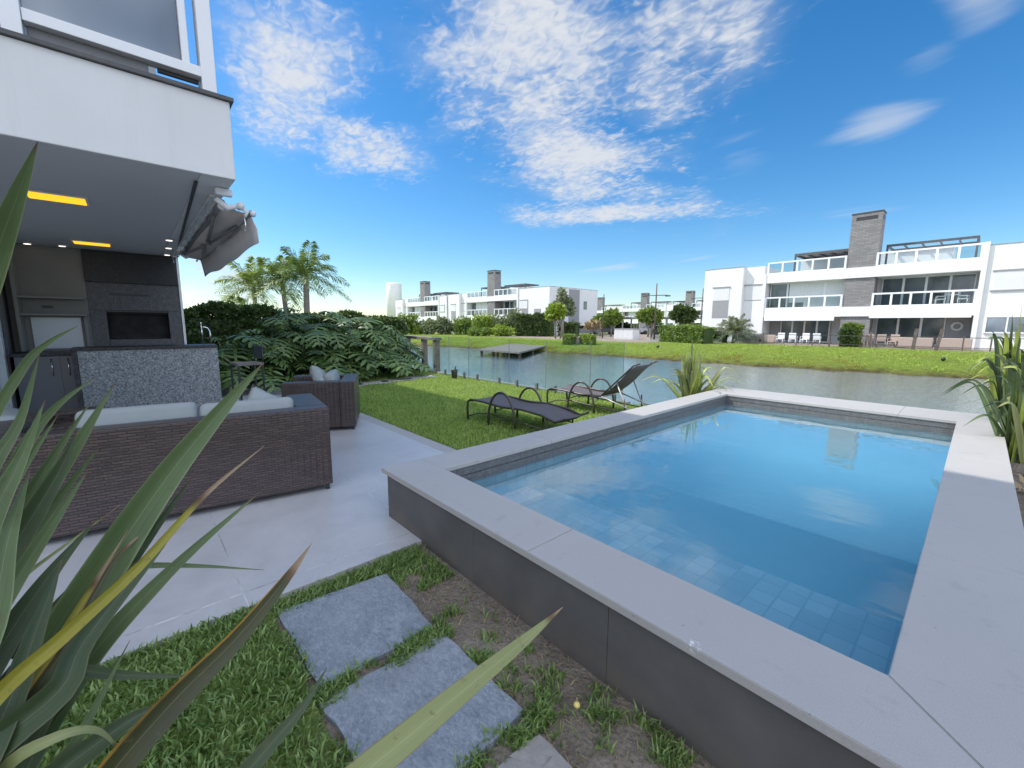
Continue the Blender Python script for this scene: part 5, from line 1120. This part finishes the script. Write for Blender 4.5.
# palms behind the hedge
def palm(base, h, R, nf, label, seed, mat, trunk_r=0.13, group='palms behind the hedge', droop=0.55, leaf=0.5):
    rg = random.Random(seed); r = empty('palm_tree', base, 0, label, 'palm tree', group); mb = MB()
    lean = Vector((rg.uniform(-.06, .06), rg.uniform(-.06, .06), 1)); mb.tube([(0, 0, -0.1), lean*h*0.5, lean*h*0.92, lean*h], [trunk_r*1.25, trunk_r, trunk_r*0.95, trunk_r*0.6], 9); mb.build('trunk', MAT['trunk'], r)
    V, F = [], []; top = lean*h
    for i in range(nf):
        f = (i+0.5)/nf; az = i*2.39996+rg.random()*0.3; el = math.radians(78-85*f); hz = Vector((math.cos(az), math.sin(az), 0)); L = R*rg.uniform(0.9, 1.15); sd = Vector((-hz.y, hz.x, 0))
        def mid(t): return top+hz*(L*t*math.cos(el))+Vector((0, 0, 1))*(L*t*math.sin(el)-droop*L*t*t*(0.5+0.6*math.cos(el)))
        nseg = 26; b = len(V)
        for k in range(nseg+1):
            c = mid(k/nseg); w_ = 0.018*R*(1-0.8*k/nseg); V.append(c-sd*w_); V.append(c+sd*w_)
        for k in range(nseg): F.append((b+2*k, b+2*k+1, b+2*k+3, b+2*k+2))
        for k in range(2, nseg+1):
            t = k/nseg; c = mid(t); tg = (mid(t)-mid(t-0.04)).normalized(); ll = leaf*R*0.62*math.sin(math.pi*(0.12+0.80*t))**0.6
            for s in (-1, 1):
                for e in (0, 1):
                    dl = (sd*s+tg*0.75+Vector((0, 0, rg.uniform(-0.55, 0.45)))).normalized(); w_ = 0.0125*R; b = len(V); m_ = c+dl*ll*0.55; t_ = c+dl*ll-Vector((0, 0, 0.28*ll*rg.random()+0.1*ll)); V += [c, m_-tg*w_, t_, m_+tg*w_]; F.append((b, b+1, b+2, b+3))
    raw_mesh('fronds', V, F, mat, r); return r
palm((-25.8, 5.0, 0), 3.4, 2.05, 16, 'shortest palm tree, leftmost of the three behind the hedge', 3, MAT['palm'], 0.11, droop=0.5)
palm((-25.3, 6.45, 0), 3.75, 2.05, 16, 'middle palm tree of the three, with yellowish fronds', 4, MAT['palm'], 0.12, droop=0.55)
palm((-24.2, 7.0, 0), 4.0, 2.2, 18, 'tallest palm tree of the three, rightmost above the hedge', 5, MAT['palm_dark'], 0.15, droop=0.5)
palm((-14.2, 38.7, 0), 0.9, 2.1, 26, 'round spreading palm in front of the big white block', 9, MAT['bush_grey'], 0.2, 'palm by the big block', 0.5, 0.45)
palm((-21.0, 3.2, 0), 1.7, 1.5, 12, 'low dark palm just beside the terrace wall', 12, MAT['palm_dark'], 0.12)

# far bank bushes, hedges and trees
def P2(px, py): c = on_ground(px, py); return tuple(c)
def ztop(px, py, c):
    r_ = ray(px, py); return HC+r_[2]*(math.hypot(c[0], c[1])/math.hypot(r_[0], r_[1]))
def pxbush(name, label, px, py, topy, wpx, mat, n=900, size=0.16, cat='bush', group='bushes on the far bank', lobes=4, depth=1.0, far=None):
    q = ray(px, 324.7); c = P2(px, py) if far is None else (float(q[0]*far/FPX), float(q[1]*far/FPX), 0); zt_ = ztop(px, topy, c); dist = math.hypot(c[0], c[1]); 
    w_ = wpx/FPX*dist*0.95; an = Vector((-c[1], c[0], 0)).normalized()*-1; rg = random.Random(px*7+py); bl = []
    for k in range(lobes):
        u = (k+0.5)/lobes-0.5; hh = zt_*(0.75+0.25*rg.random()) if lobes > 1 else zt_; rw = w_/lobes*0.75 if lobes > 1 else w_/2
        p = Vector(c)+an*w_*u*0.8; bl.append((p.x+rg.uniform(-.3, .3), p.y+rg.uniform(-.3, .6), hh*0.5, rw, rw*depth, hh*0.52))
    return bush(name, label, cat, bl, n, size, mat, group)
pxbush('bush', 'dark green bush at the far left of the far bank', 408, 332, 313, 26, MAT['hedge_bright'], 1200, 0.22, far=62); pxbush('bush', 'yellow green bush beside the dark one, left end of the far bank', 416, 334, 327, 12, MAT['bush_lime'], 700, 0.14, far=62)
pxbush('bush', 'greyish bush row below the left apartment block', 437, 331, 317, 34, MAT['bush_grey'], 1600, 0.22, lobes=5, far=62); pxbush('bush', 'mixed green bush between the grey row and the lime bushes', 462, 332, 315, 26, MAT['hedge_bright'], 1500, 0.2, far=62)
pxbush('bush', 'tall lime green bush left of the grey mound', 482, 334, 313, 26, MAT['bush_lime'], 1600, 0.2, lobes=3, far=62); pxbush('bush', 'round grey green mound below the balconies of the dock side block', 508, 333, 311, 34, MAT['bush_grey'], 2000, 0.2, lobes=3, far=62); pxbush('bush', 'low bright lime bush nearest the wooden dock', 502, 337, 325, 26, MAT['bush_lime'], 1500, 0.15, lobes=2, far=54); pxbush('bush', 'low green bush left of the bright lime bush', 478, 336.5, 326, 18, MAT['hedge_bright'], 1000, 0.15, lobes=2, far=54)
a = P2(518, 336); b = P2(552, 336.5); box_hedge('tall_hedge', 'tall dark square hedge behind the pair of slim trees', a, b, 2.0, ztop(530, 316.5, a)+0.0, 5000, 0.16, MAT['hedge'])
a = P2(560, 336); b = P2(577, 336.3); box_hedge('tall_hedge', 'lower dark hedge right of the slim trees', a, b, 1.5, ztop(570, 324, a), 2600, 0.15, MAT['hedge'])
for (p0, p1, lb, m) in ((565, 574, 'small square clipped bush left of the pair by the lake', 'hedge_bright'), (581.5, 594, 'small square lime bush right of the pair by the lake', 'bush_lime')):
    a = P2(p0, 344.3); b = P2(p1, 344.3+0.5); box_hedge('square_bush', lb, a, b, 0.9, 0.78, 1500, 0.07, MAT[m], 'small square bushes by the lake')
c = P2(577.5, 344.4); mb = MB(); mb.box(-0.3, 0.3, -0.25, 0.25, -0.1, 0.55, 0.02); mb.box(-0.34, 0.34, -0.29, 0.29, 0.551, 0.60, 0.01); tag(mb.build('meter_box', MAT['trunk'], loc=c), 'small brown stone box between the two square bushes', 'box')
a = P2(664, 341.5); b = P2(708, 344); box_hedge('long_hedge', 'mid green clipped hedge left of the big white block', a, b, 1.3, 1.35, 7000, 0.09, MAT['hedge_bright'])
a = P2(709, 342.5); b = P2(745, 344.0); box_hedge('grey_hedge', 'grey green low planting behind the glass garden fence', (-17.9, 37.9, 0), (-14.6, 37.9, 0), 0.8, 0.85, 3000, 0.09, MAT['bush_grey'])
r = box_hedge('clipped_bush', 'square clipped bush on the far terrace, the taller rear one', (-6.75, 38.9, 0), (-5.75, 38.9, 0), 0.9, 1.5, 3200, 0.09, MAT['hedge_bright'], 'clipped bushes by the big chimney')
r = box_hedge('clipped_bush', 'square clipped bush on the far terrace, the lower front one', (-6.75, 38.0, 0), (-5.95, 38.0, 0), 0.7, 1.15, 2600, 0.09, MAT['hedge'], 'clipped bushes by the big chimney')
pxbush('bush', 'low green bush under the right wing windows of the big block', 968, 347, 336, 24, MAT['hedge'], 1400, 0.1, lobes=3); pxbush('bush', 'reddish brown tufted bush under the right wing windows', 992, 346, 330, 20, MAT['deadleaf'], 900, 0.14, lobes=2); pxbush('bush', 'green bush at the right picture edge before the big block', 1015, 347, 333, 18, MAT['hedge'], 900, 0.12, lobes=2)
pxbush('bush', 'dark hedge mass between the carports', 622, 333.5, 322, 16, MAT['hedge'], 900, 0.3, lobes=2); pxbush('bush', 'dark shrubs under the right carport', 690, 335, 323, 26, MAT['hedge'], 1500, 0.25, lobes=3)
def tree(px, py, topy, crown, label, mat, trunks=((0, 0),), n=2500, size=0.16, fork=0.45, group='trees on the far bank'):
    c = P2(px, py); dist = math.hypot(c[0], c[1]); right = Vector((c[1], -c[0], 0)).normalized()*-1; right = Vector((ray(px+1, py)[0]-ray(px, py)[0], ray(px+1, py)[1]-ray(px, py)[1], 0)).normalized(); rg = random.Random(px); bl = []; k = dist/FPX*0.95
    depthdir = Vector((c[0], c[1], 0)).normalized()
    for (dx, ty, wx, hy) in crown:
        p = Vector(c)+right*dx*k+depthdir*rg.uniform(-1, 1)*wx*k*0.35; zc_ = ztop(px+dx, ty, c); bl.append((p.x, p.y, zc_, wx*k, wx*k, hy*k))
    trs = []
    for (dx, ln) in trunks:
        b = Vector(c)+right*dx*k; top = Vector((b.x, b.y, ztop(px, topy, c)*0.62))+right*ln*k; trs.append(([b-Vector((0, 0, 0.1)), b.lerp(top, 0.55)+right*ln*k*0.1, top], [0.022*dist*0.1, 0.018*dist*0.1, 0.008*dist*0.1]))
        for q in bl[:5]: trs.append(([b.lerp(top, fork+0.15*rg.random()), (b.lerp(top, 0.8)+Vector(q[:3]))/2, Vector(q[:3])], [0.011*dist*0.1, 0.008*dist*0.1, 0.004*dist*0.1]))
    return bush('tree', label, 'tree', bl, n, size, mat, group, trs, core=False)
tree(555.5, 338.5, 305, [(-4, 311, 6, 5), (2, 309, 6.5, 5), (-1, 315, 8, 4), (5, 314, 4, 4), (-6, 317, 4, 3)], 'slim pair of trunks with a small lime crown beside the tall hedge', MAT['bush_lime'], ((0, -1), (5, 2)), 1300, 0.20)
tree(563, 337, 290, [(-1, 297, 5, 5), (3, 303, 7, 5), (-5, 304, 5, 4), (5, 310, 6, 5), (0, 309, 7, 4), (-3, 292, 3, 3)], 'sparse grey green tree behind the slim pair of trunks', MAT['bush_grey'], ((0, 0),), 1500, 0.20)
tree(592, 338.5, 324, [(-3, 325.5, 4, 1.8), (2, 323.5, 4, 2.0), (4, 326.5, 3, 1.4), (-5, 327.5, 2, 1.4)], 'small yellowish sapling left of the thin lamp post', MAT['deadleaf'], ((0, 0),), 420, 0.2)
tree(600, 336.5, 318, [(-2, 320, 4, 3), (2, 319, 4, 3), (0, 322, 5, 2.5)], 'round dark tree left of the thin lamp post', MAT['hedge_bright'], ((0, 0),), 900, 0.3)
tree(611, 336.5, 312, [(-5, 319, 4, 3), (0, 315, 6, 4), (4, 318, 5, 4), (-2, 321, 6, 3)], 'round green tree just above the utility cabinet', MAT['hedge_bright'], ((0, 0),), 1300, 0.28)
tree(648, 337, 311, [(-6, 316, 5, 4), (0, 313, 6, 4.5), (6, 316, 6, 4), (0, 319, 8, 3), (9, 319, 3, 2.5)], 'round green tree behind the tall lamp post', MAT['hedge_bright'], ((0, 0), (3, 0.5)), 1700, 0.25)
tree(682, 336.5, 307, [(-6, 315, 6, 5), (0, 311, 7, 5), (6, 314, 6, 5), (1, 319, 8, 4), (-4, 309, 4, 3)], 'dense round tree between the hedge and the big white block', MAT['hedge'], ((0, 0),), 2200, 0.24)

# ------------------------------------------------------------------ flax
def blade(V, F, UV, MI, ctrl, w0, mi, rg, fold=0.25, n=16, facing=None, twist=0., shape=None):
    """one sword leaf along a smooth curve through ctrl; two columns folded along a keel"""
    C = [Vector(c) for c in ctrl]
    def cr(t):
        m = len(C)-1; s = min(int(t*m), m-1); u = t*m-s; p1, p2 = C[s], C[s+1]; p0 = C[s-1] if s > 0 else p1*2-p2; p3 = C[s+2] if s+2 <= m else p2*2-p1
        return 0.5*((2*p1)+(p2-p0)*u+(2*p0-5*p1+4*p2-p3)*u*u+(3*p1-p0-3*p2+p3)*u**3)
    b = len(V)
    for i in range(n+1):
        t = i/n; p = cr(t); tg = (cr(min(1, t+0.02))-cr(max(0, t-0.02))).normalized(); f = facing-tg*facing.dot(tg) if facing is not None else Vector((0, 0, 1))-tg*tg.z
        f.normalize(); s = tg.cross(f).normalized(); a = twist*(t-0.4); s2 = s*math.cos(a)+f*math.sin(a); f2 = f*math.cos(a)-s*math.sin(a)
        w_ = w0*min(1, 0.7+0.9*t)*(1-max(0, (t-0.36)/0.64)**1.45)+0.0006
        fo = fold*(1-0.6*t)
        for q, u in ((-1, 0), (-0.5, 0.25), (0, 0.5), (0.5, 0.75), (1, 1)):
            V.append(p+s2*(w_*0.5*q)+f2*(abs(q)**1.2*w_*0.5*fo)); UV.append((u, t))
    for i in range(n):
        for q in range(4): a_ = b+i*5+q; F.append((a_, a_+1, a_+6, a_+5)); MI.append(mi)
def flax(name, label, base, leaves, group=None):
    """leaves: (ctrl points in world, width, material index, facing, twist, fold)"""
    V, F, UV, MI = [], [], [], []; rg = random.Random(1)
    for (ctrl, w0, mi, fc, tw, fo) in leaves: blade(V, F, UV, MI, [Vector(c)-Vector(base) for c in ctrl], w0, mi, rg, fo, 24, fc, tw)
    r = raw_mesh(name, V, F, FLAX, None, MI, True, UV, loc=base); return tag(r, label, 'flax plant', group)
def flax_auto(base, n, h, spread, seed, w0=0.05, mats=(0, 0, 1, 4, 5), bias=None):
    rg = random.Random(seed); out = []
    for i in range(n):
        az = rg.uniform(0, 6.283); f = rg.random(); L = h*rg.uniform(0.6, 1.08); hz = Vector((math.cos(az), math.sin(az), 0))
        if bias is not None: hz = (hz+bias*0.6).normalized()
        out_ = spread*(0.10+0.9*f*f)*L; b = Vector(base)+Vector((rg.uniform(-.14, .14), rg.uniform(-.10, .10), 0))
        zt_ = L*(1-0.38*f); p = [b, b+hz*out_*0.28+Vector((0, 0, zt_*0.45)), b+hz*out_*0.66+Vector((0, 0, zt_*0.85)), b+hz*out_*1.1+Vector((0, 0, zt_*(1.02-0.42*f*f)))]
        if rg.random() < 0.05: p[3] = p[2]+hz*out_*0.5+Vector((0, 0, -0.12*L))
        fc = (Vector((-hz.x*0.3, -hz.y*0.3, 0.8))+Vector((rg.uniform(-1, 1), rg.uniform(-1, 1), 0))*1.0).normalized(); out.append((p, w0*rg.uniform(0.7, 1.2), rg.choice(mats), fc, rg.uniform(-0.8, 0.8), rg.uniform(0.2, 0.7)))
    return out
# clump behind the far left corner of the pool and the one on the right of it
flax('flax_plant', 'pale green flax clump standing behind the far left corner of the pool', (-3.5, 7.6, -0.03), flax_auto((-3.5, 7.6, -0.03), 90, 1.2, 0.85, 5, 0.055, (4, 4, 0, 4, 5)), 'flax plants around the pool')
bR = (0.40, 7.6, 0.16)
lv = flax_auto(bR, 110, 1.72, 0.46, 8, 0.06, (0, 4, 1, 5, 0, 5), Vector((-0.5, -0.2, 0))); 
flax('flax_plant', 'tall green flax clump right of the pool, the farther one', bR, lv, 'flax plants around the pool')
bR2 = (0.44, 6.5, 0.16)
flax('flax_plant', 'tall dark green flax clump right of the pool, the nearer one', bR2, flax_auto(bR2, 70, 1.35, 0.5, 11, 0.065, (0, 1, 4, 0, 5)), 'flax plants around the pool')
# bright bent lime leaf + dead litter
V, F = [], []
rg2 = np.random.default_rng(4); n = 260; pts = np.stack([0.33+rg2.random(n)*0.55, 3.9+rg2.random(n)*2.2, 0.165+rg2.random(n)*0.03], 1); leaf_cloud(V, F, pts, np.tile([0, 0, 0.1], (n, 1)), 0.035, 3.2, rg=rg2)
tag(raw_mesh('leaf_litter', np.concatenate(V), np.concatenate(F), MAT['deadleaf']), 'dry leaf litter', 'litter', kind='stuff')

# ------------------------------------------------------------------ foreground flax by the camera
view = lambda p: (Vector((0, 0, HC))-Vector(p)).normalized()
def L(pts, w, mi, tw=0.0, fo=0.25, tilt=(0, 0, 0)):
    P_ = [atD(*p) for p in pts]; fc = (view(P_[len(P_)//2])+Vector(tilt)).normalized()
    root = Vector((-0.86, -0.37, 0)) if pts[0][0] < 100 and pts[0] != (0, 930, 1.0) else Vector((-0.64, -0.10, 0))
    if w > 0.0125: P_ = [Vector((root.x+0.4*(P_[0].x-root.x), root.y+0.4*(P_[0].y-root.y), -0.01))]+P_       # every blade grows from the clump's foot
    return (P_, w*(1.06 if w > 0.032 else 0.92), mi, fc, tw, fo)
A = [
 L([(-170, 760, 1.25), (-90, 500, .95), (-16, 285, .80), (14, 205, .74), (38, 141, .70)], 0.034, 0, 0.2, .85),
 L([(-140, 700, 1.25), (-40, 480, 1.15), (20, 372, 1.10), (48, 343, 1.08), (78, 326, 1.05)], 0.018, 0, 0.3, .4),
 L([(-130, 760, 1.30), (-30, 560, 1.15), (22, 452, 1.08), (55, 408, 1.05), (97, 376, 1.02)], 0.024, 0, 0.2, .35),
 L([(-120, 800, 1.30), (-20, 610, 1.12), (35, 510, 1.05), (80, 440, 1.0), (115, 383, .98)], 0.034, 0, 0.1, .35),
 L([(-120, 780, 1.32), (-30, 600, 1.22), (20, 510, 1.15), (58, 450, 1.12), (92, 400, 1.10)], 0.028, 0, 0.3, .85),
 L([(-110, 780, 1.30), (-30, 640, 1.2), (25, 545, 1.12), (65, 490, 1.08), (100, 447, 1.05)], 0.026, 0, 0.1, .35),
 L([(-60, 860, 1.25), (20, 715, 1.05), (95, 585, .98), (165, 480, .93), (222, 410, .90), (264, 362, .88)], 0.060, 0, 0.15, .85),
 L([(-90, 830, .98), (-10, 705, .88), (62, 638, .84), (140, 566, .82), (205, 495, .81), (264, 446, .81)], 0.020, 2, 0.1, .85),
 L([(-80, 900, 1.25), (10, 745, 1.1), (75, 635, 1.04), (140, 550, 1.0), (194, 474, .97)], 0.036, 1, 0.2, .85),
 L([(-50, 860, 1.25), (45, 715, 1.06), (115, 628, 1.0), (185, 557, .97), (260, 492, .95)], 0.034, 0, 0.1, .45),
 L([(20, 640, 1.05), (90, 575, 1.0), (140, 566, .98), (200, 566, .97), (264, 570, .96)], 0.012, 0, 0.0, .4),
 L([(-40, 640, 1.1), (30, 660, 1.0), (100, 673, .96), (150, 676, .95), (197, 676, .94)], 0.02, 1, 0.0, .4),
 L([(-90, 860, 1.1), (-20, 760, .95), (60, 690, .90), (85, 640, .90), (160, 545, .92), (172, 528, .92)], 0.036, 1, 0.1, .85),
 L([(-80, 700, 1.15), (-20, 600, 1.05), (30, 520, 1.0), (60, 470, .98), (78, 430, .97)], 0.034, 1, 0.1, .85),
 L([(-90, 640, 1.0), (-30, 560, .92), (0, 500, .90), (24, 452, .90), (45, 400, .90)], 0.030, 0, 0.2, .85),
 L([(-30, 860, 1.1), (0, 775, .95), (50, 740, .90), (95, 730, .90), (122, 752, .93)], 0.018, 4, 0.4, .4),
 L([(-20, 860, 1.1), (40, 790, .98), (95, 745, .95), (140, 715, .94), (170, 706, .94)], 0.034, 1, 0.2, .85),
 L([(-120, 620, 1.1), (-60, 600, 1.05), (0, 590, 1.0), (45, 560, .98), (120, 505, .97)], 0.009, 4, 0.2, .85),
 L([(-100, 900, 1.1), (-40, 800, .95), (10, 700, .92), (40, 620, .92), (62, 560, .93)], 0.036, 1, 0.1, .85),
 L([(-30, 800, 1.0), (30, 700, .93), (70, 640, .92), (115, 560, .94), (150, 527, .95)], 0.016, 3, 0.2, .85),
 L([(-100, 800, 1.0), (-50, 700, .92), (-10, 620, .90), (8, 540, .90), (30, 470, .92)], 0.04, 0, 0.3, .85),
] + [
 L([(-140, 800, 1.15), (-70, 640, 1.08), (-15, 530, 1.04), (22, 470, 1.02), (58, 415, 1.0)], 0.026, 0, 0.2, .85),
 L([(-130, 860, 1.1), (-50, 690, 1.0), (10, 590, .97), (55, 520, .95), (88, 470, .94)], 0.030, 0, 0.2, .85),
 L([(-100, 920, 1.1), (-20, 770, 1.0), (40, 670, .97), (90, 590, .96), (128, 530, .95)], 0.016, 2, 0.2, .85),
 L([(-120, 900, 1.2), (-40, 760, 1.12), (30, 660, 1.08), (90, 590, 1.05), (150, 535, 1.03)], 0.04, 1, 0.2, .4),
 L([(-90, 930, 1.2), (0, 800, 1.1), (60, 705, 1.06), (110, 640, 1.03), (178, 570, 1.0)], 0.038, 0, 0.2, .45),
 L([(-110, 860, 1.1), (-50, 730, 1.02), (5, 640, 1.0), (50, 575, .98), (96, 520, .97)], 0.04, 1, 0.1, .4),
 L([(-80, 900, 1.05), (-10, 800, .98), (30, 735, .95), (60, 690, .94), (86, 640, .93)], 0.036, 1, 0.1, .35),
 L([(-120, 700, 1.2), (-60, 570, 1.15), (-10, 470, 1.1), (20, 420, 1.1), (40, 352, 1.08)], 0.03, 0, 0.2, .4),
 L([(-60, 960, 1.1), (10, 830, 1.0), (45, 780, .98), (80, 735, .96), (130, 640, .95)], 0.03, 0, 0.2, .4),
]
bA = Vector((-1.05, -0.55, 0))
flax('flax_plant', 'large foreground flax clump at the left edge with broad green and yellow blades', (-0.86, -0.37, 0.0), A, 'flax plants near the camera')
Bq = [
 L([(0, 930, 1.0), (90, 800, .82), (170, 705, .76), (235, 640, .73), (285, 580, .71), (312, 543, .70)], 0.033, 3, 0.2, .55, (0.3, 0.2, 0)),
 L([(160, 900, 1.05), (225, 800, .92), (270, 745, .88), (302, 708, .86), (327, 668, .84)], 0.03, 1, 0.1, .5),
 L([(250, 900, .95), (335, 800, .78), (410, 735, .72), (470, 685, .69), (525, 640, .67), (563, 607, .66)], 0.036, 4, 0.15, .35),
]
flax('flax_plant', 'foreground flax with three blades crossing the grass and slate slabs at the bottom', (-0.64, -0.10, 0.0), Bq, 'flax plants near the camera')

# ------------------------------------------------------------------ grass
def grass(name, pts, h, w_, mat, lean=0.6, rg=rng, segs=2):
    n = len(pts); az = rg.random(n)*6.2832; hz = np.stack([np.cos(az), np.sin(az), np.zeros(n)], 1); sd = np.stack([-np.sin(az), np.cos(az), np.zeros(n)], 1)
    tw = rg.random(n)*6.2832; sd = np.stack([np.cos(tw), np.sin(tw), np.zeros(n)], 1)
    H = (h*(0.45+0.8*rg.random(n)))[:, None]; W_ = (w_*(0.7+0.6*rg.random(n)))[:, None]; ln = (lean*(0.2+rg.random(n)))[:, None]
    up = np.array([[0, 0, 1.]]); p1 = pts+up*H*0.6+hz*H*ln*0.35; p2 = pts+up*H*(1-0.25*ln)+hz*H*ln
    V = np.stack([pts-sd*W_*0.5, pts+sd*W_*0.5, p1+sd*W_*0.42, p1-sd*W_*0.42, p2], 1).reshape(-1, 3)
    i = np.arange(n)[:, None]*5; q = (i+np.array([[0, 1, 2, 3]])); t = np.concatenate([i+3, i+2, i+4, i+4], 1)
    Fq = q; Ft = (i+np.array([[3, 2, 4]]))
    me = bpy.data.meshes.new(name); me.vertices.add(len(V)); me.vertices.foreach_set('co', V.astype(np.float32).ravel())
    nl = n*7; me.loops.add(nl); li = np.concatenate([Fq, Ft], 1).astype(np.int32); me.loops.foreach_set('vertex_index', li.ravel())
    st = np.stack([np.arange(n)*7, np.arange(n)*7+4], 1).ravel().astype(np.int32); me.polygons.add(2*n); me.polygons.foreach_set('loop_start', st)
    me.update(calc_edges=True); me.validate(); me.materials.append(mat); o = bpy.data.objects.new(name, me); COL.objects.link(o); return tag(o, kind='stuff')
def scatter(n, x0, x1, y0, y1, keep=None, z=-0.012, rg=rng):
    p = np.stack([x0+rg.random(n)*(x1-x0), y0+rg.random(n)*(y1-y0), np.full(n, z)], 1)
    return p[keep(p)] if keep is not None else p
def clump(p, s, thr):
    v = np.sin(p[:, 0]*s+1.3)*np.sin(p[:, 1]*s*1.1+0.4)+0.6*np.sin(p[:, 0]*s*2.3+p[:, 1]*s*1.7)+0.4*np.sin(p[:, 1]*s*4.1-p[:, 0]*s*3.3); return v+rng.normal(size=len(p))*0.35 > thr
# garden by the camera
near = scatter(26000, -2.46, -0.35, -1.2, 0.46, lambda p: p[:, 1] < 0.42+0.05*np.sin(p[:, 0]*9)+0.02*rng.normal(size=len(p)))
grass('garden_grass', near, 0.045, 0.0095, MAT['blade_near'], 0.9)
strips = np.concatenate([scatter(1500, -2.44, -2.30, 0.42, 1.30), scatter(2600, -2.44, -2.0, 1.03, 1.33, lambda p: clump(p, 9, -0.5)), scatter(2600, -1.75, -1.25, 1.02, 1.28, lambda p: clump(p, 8, 0.35)), scatter(2200, -1.70, -1.58, 0.42, 1.05, lambda p: clump(p, 10, -0.2)),
    scatter(1600, -1.06, -0.95, 0.45, 1.10, lambda p: clump(p, 10, 0.2)), scatter(3000, -0.95, -0.3, 1.03, 1.36, lambda p: clump(p, 9, 0.5)), scatter(900, -1.25, -0.9, 1.02, 1.32, lambda p: clump(p, 11, 0.6))]); strips[:, 2] = -0.03
grass('tuft_grass', strips, 0.05, 0.008, MAT['blade_near'], 0.9)
dry = np.concatenate([scatter(700, -2.44, -0.3, 0.98, 1.35), scatter(2500, -2.42, -0.35, -0.8, 0.45)]); dry[:, 2] = -0.028
grass('dry_grass', dry, 0.03, 0.004, MAT['blade_dry'], 2.2)
# lawn by the lake
lawn = scatter(95000, -12.5, -3.06, 2.80, 6.97, lambda p: rng.random(len(p)) < np.clip(3.2/np.maximum(1, np.hypot(p[:, 0], p[:, 1])-3.2), 0.22, 1)); 
for sx_, sy_, la, lb_, an_ in STEPS:
    u = (lawn[:, 0]-sx_)*math.cos(an_)+(lawn[:, 1]-sy_)*math.sin(an_); v = -(lawn[:, 0]-sx_)*math.sin(an_)+(lawn[:, 1]-sy_)*math.cos(an_); lawn = lawn[~((np.abs(u) < la/2) & (np.abs(v) < lb_/2))]
grass('lawn_grass', lawn, 0.055, 0.010, MAT['blade'], 0.8)
# taller rough along the far bank
n = 150000; X = -40+rng.random(n)*56; dd = rng.random(n)**1.3*14; byv = np.interp(X, [-60, -37, -26, -19, -11, 0, 12, 30], [17, 21.6, 23.2, 24.2, 24.0, 25.4, 26.5, 27.5]); zz = np.interp(dd, [0.1, 0.5, 1.2, 2.4, 4, 6, 9, 12], [-0.52, -0.42, -0.35, -0.27, -0.17, -0.09, -0.03, 0])
pts = np.stack([X, byv+dd+0.25, zz-0.03], 1); pts = pts[~((pts[:, 0] < -19) & (pts[:, 1] > 33))]
pts = pts[pts[:, 1] < 37.6]; pts = pts[(pts[:, 1]-np.interp(pts[:, 0], [-60, -37, -26, -19, -11, 0, 12, 30], [17, 21.6, 23.2, 24.2, 24.0, 25.4, 26.5, 27.5])) > 0.42+0.35*np.sin(pts[:, 0]*2.7)*np.sin(pts[:, 0]*0.83+1)]
dist_ = pts[:, 1]-np.interp(pts[:, 0], [-60, -37, -26, -19, -11, 0, 12, 30], [17, 21.6, 23.2, 24.2, 24.0, 25.4, 26.5, 27.5])
dry_ = rng.random(len(pts)) < np.clip(0.55-0.22*(dist_-0.3)+0.5*(np.sin(pts[:, 0]*0.9)*np.sin(pts[:, 0]*0.37+pts[:, 1]*0.8)), 0.06, 0.85)
grass('bank_grass', pts[~dry_], 0.10, 0.028, MAT['blade_far'], 0.9)
grass('bank_dry_grass', pts[dry_], 0.12, 0.03, MAT['blade_bankdry'], 1.0)
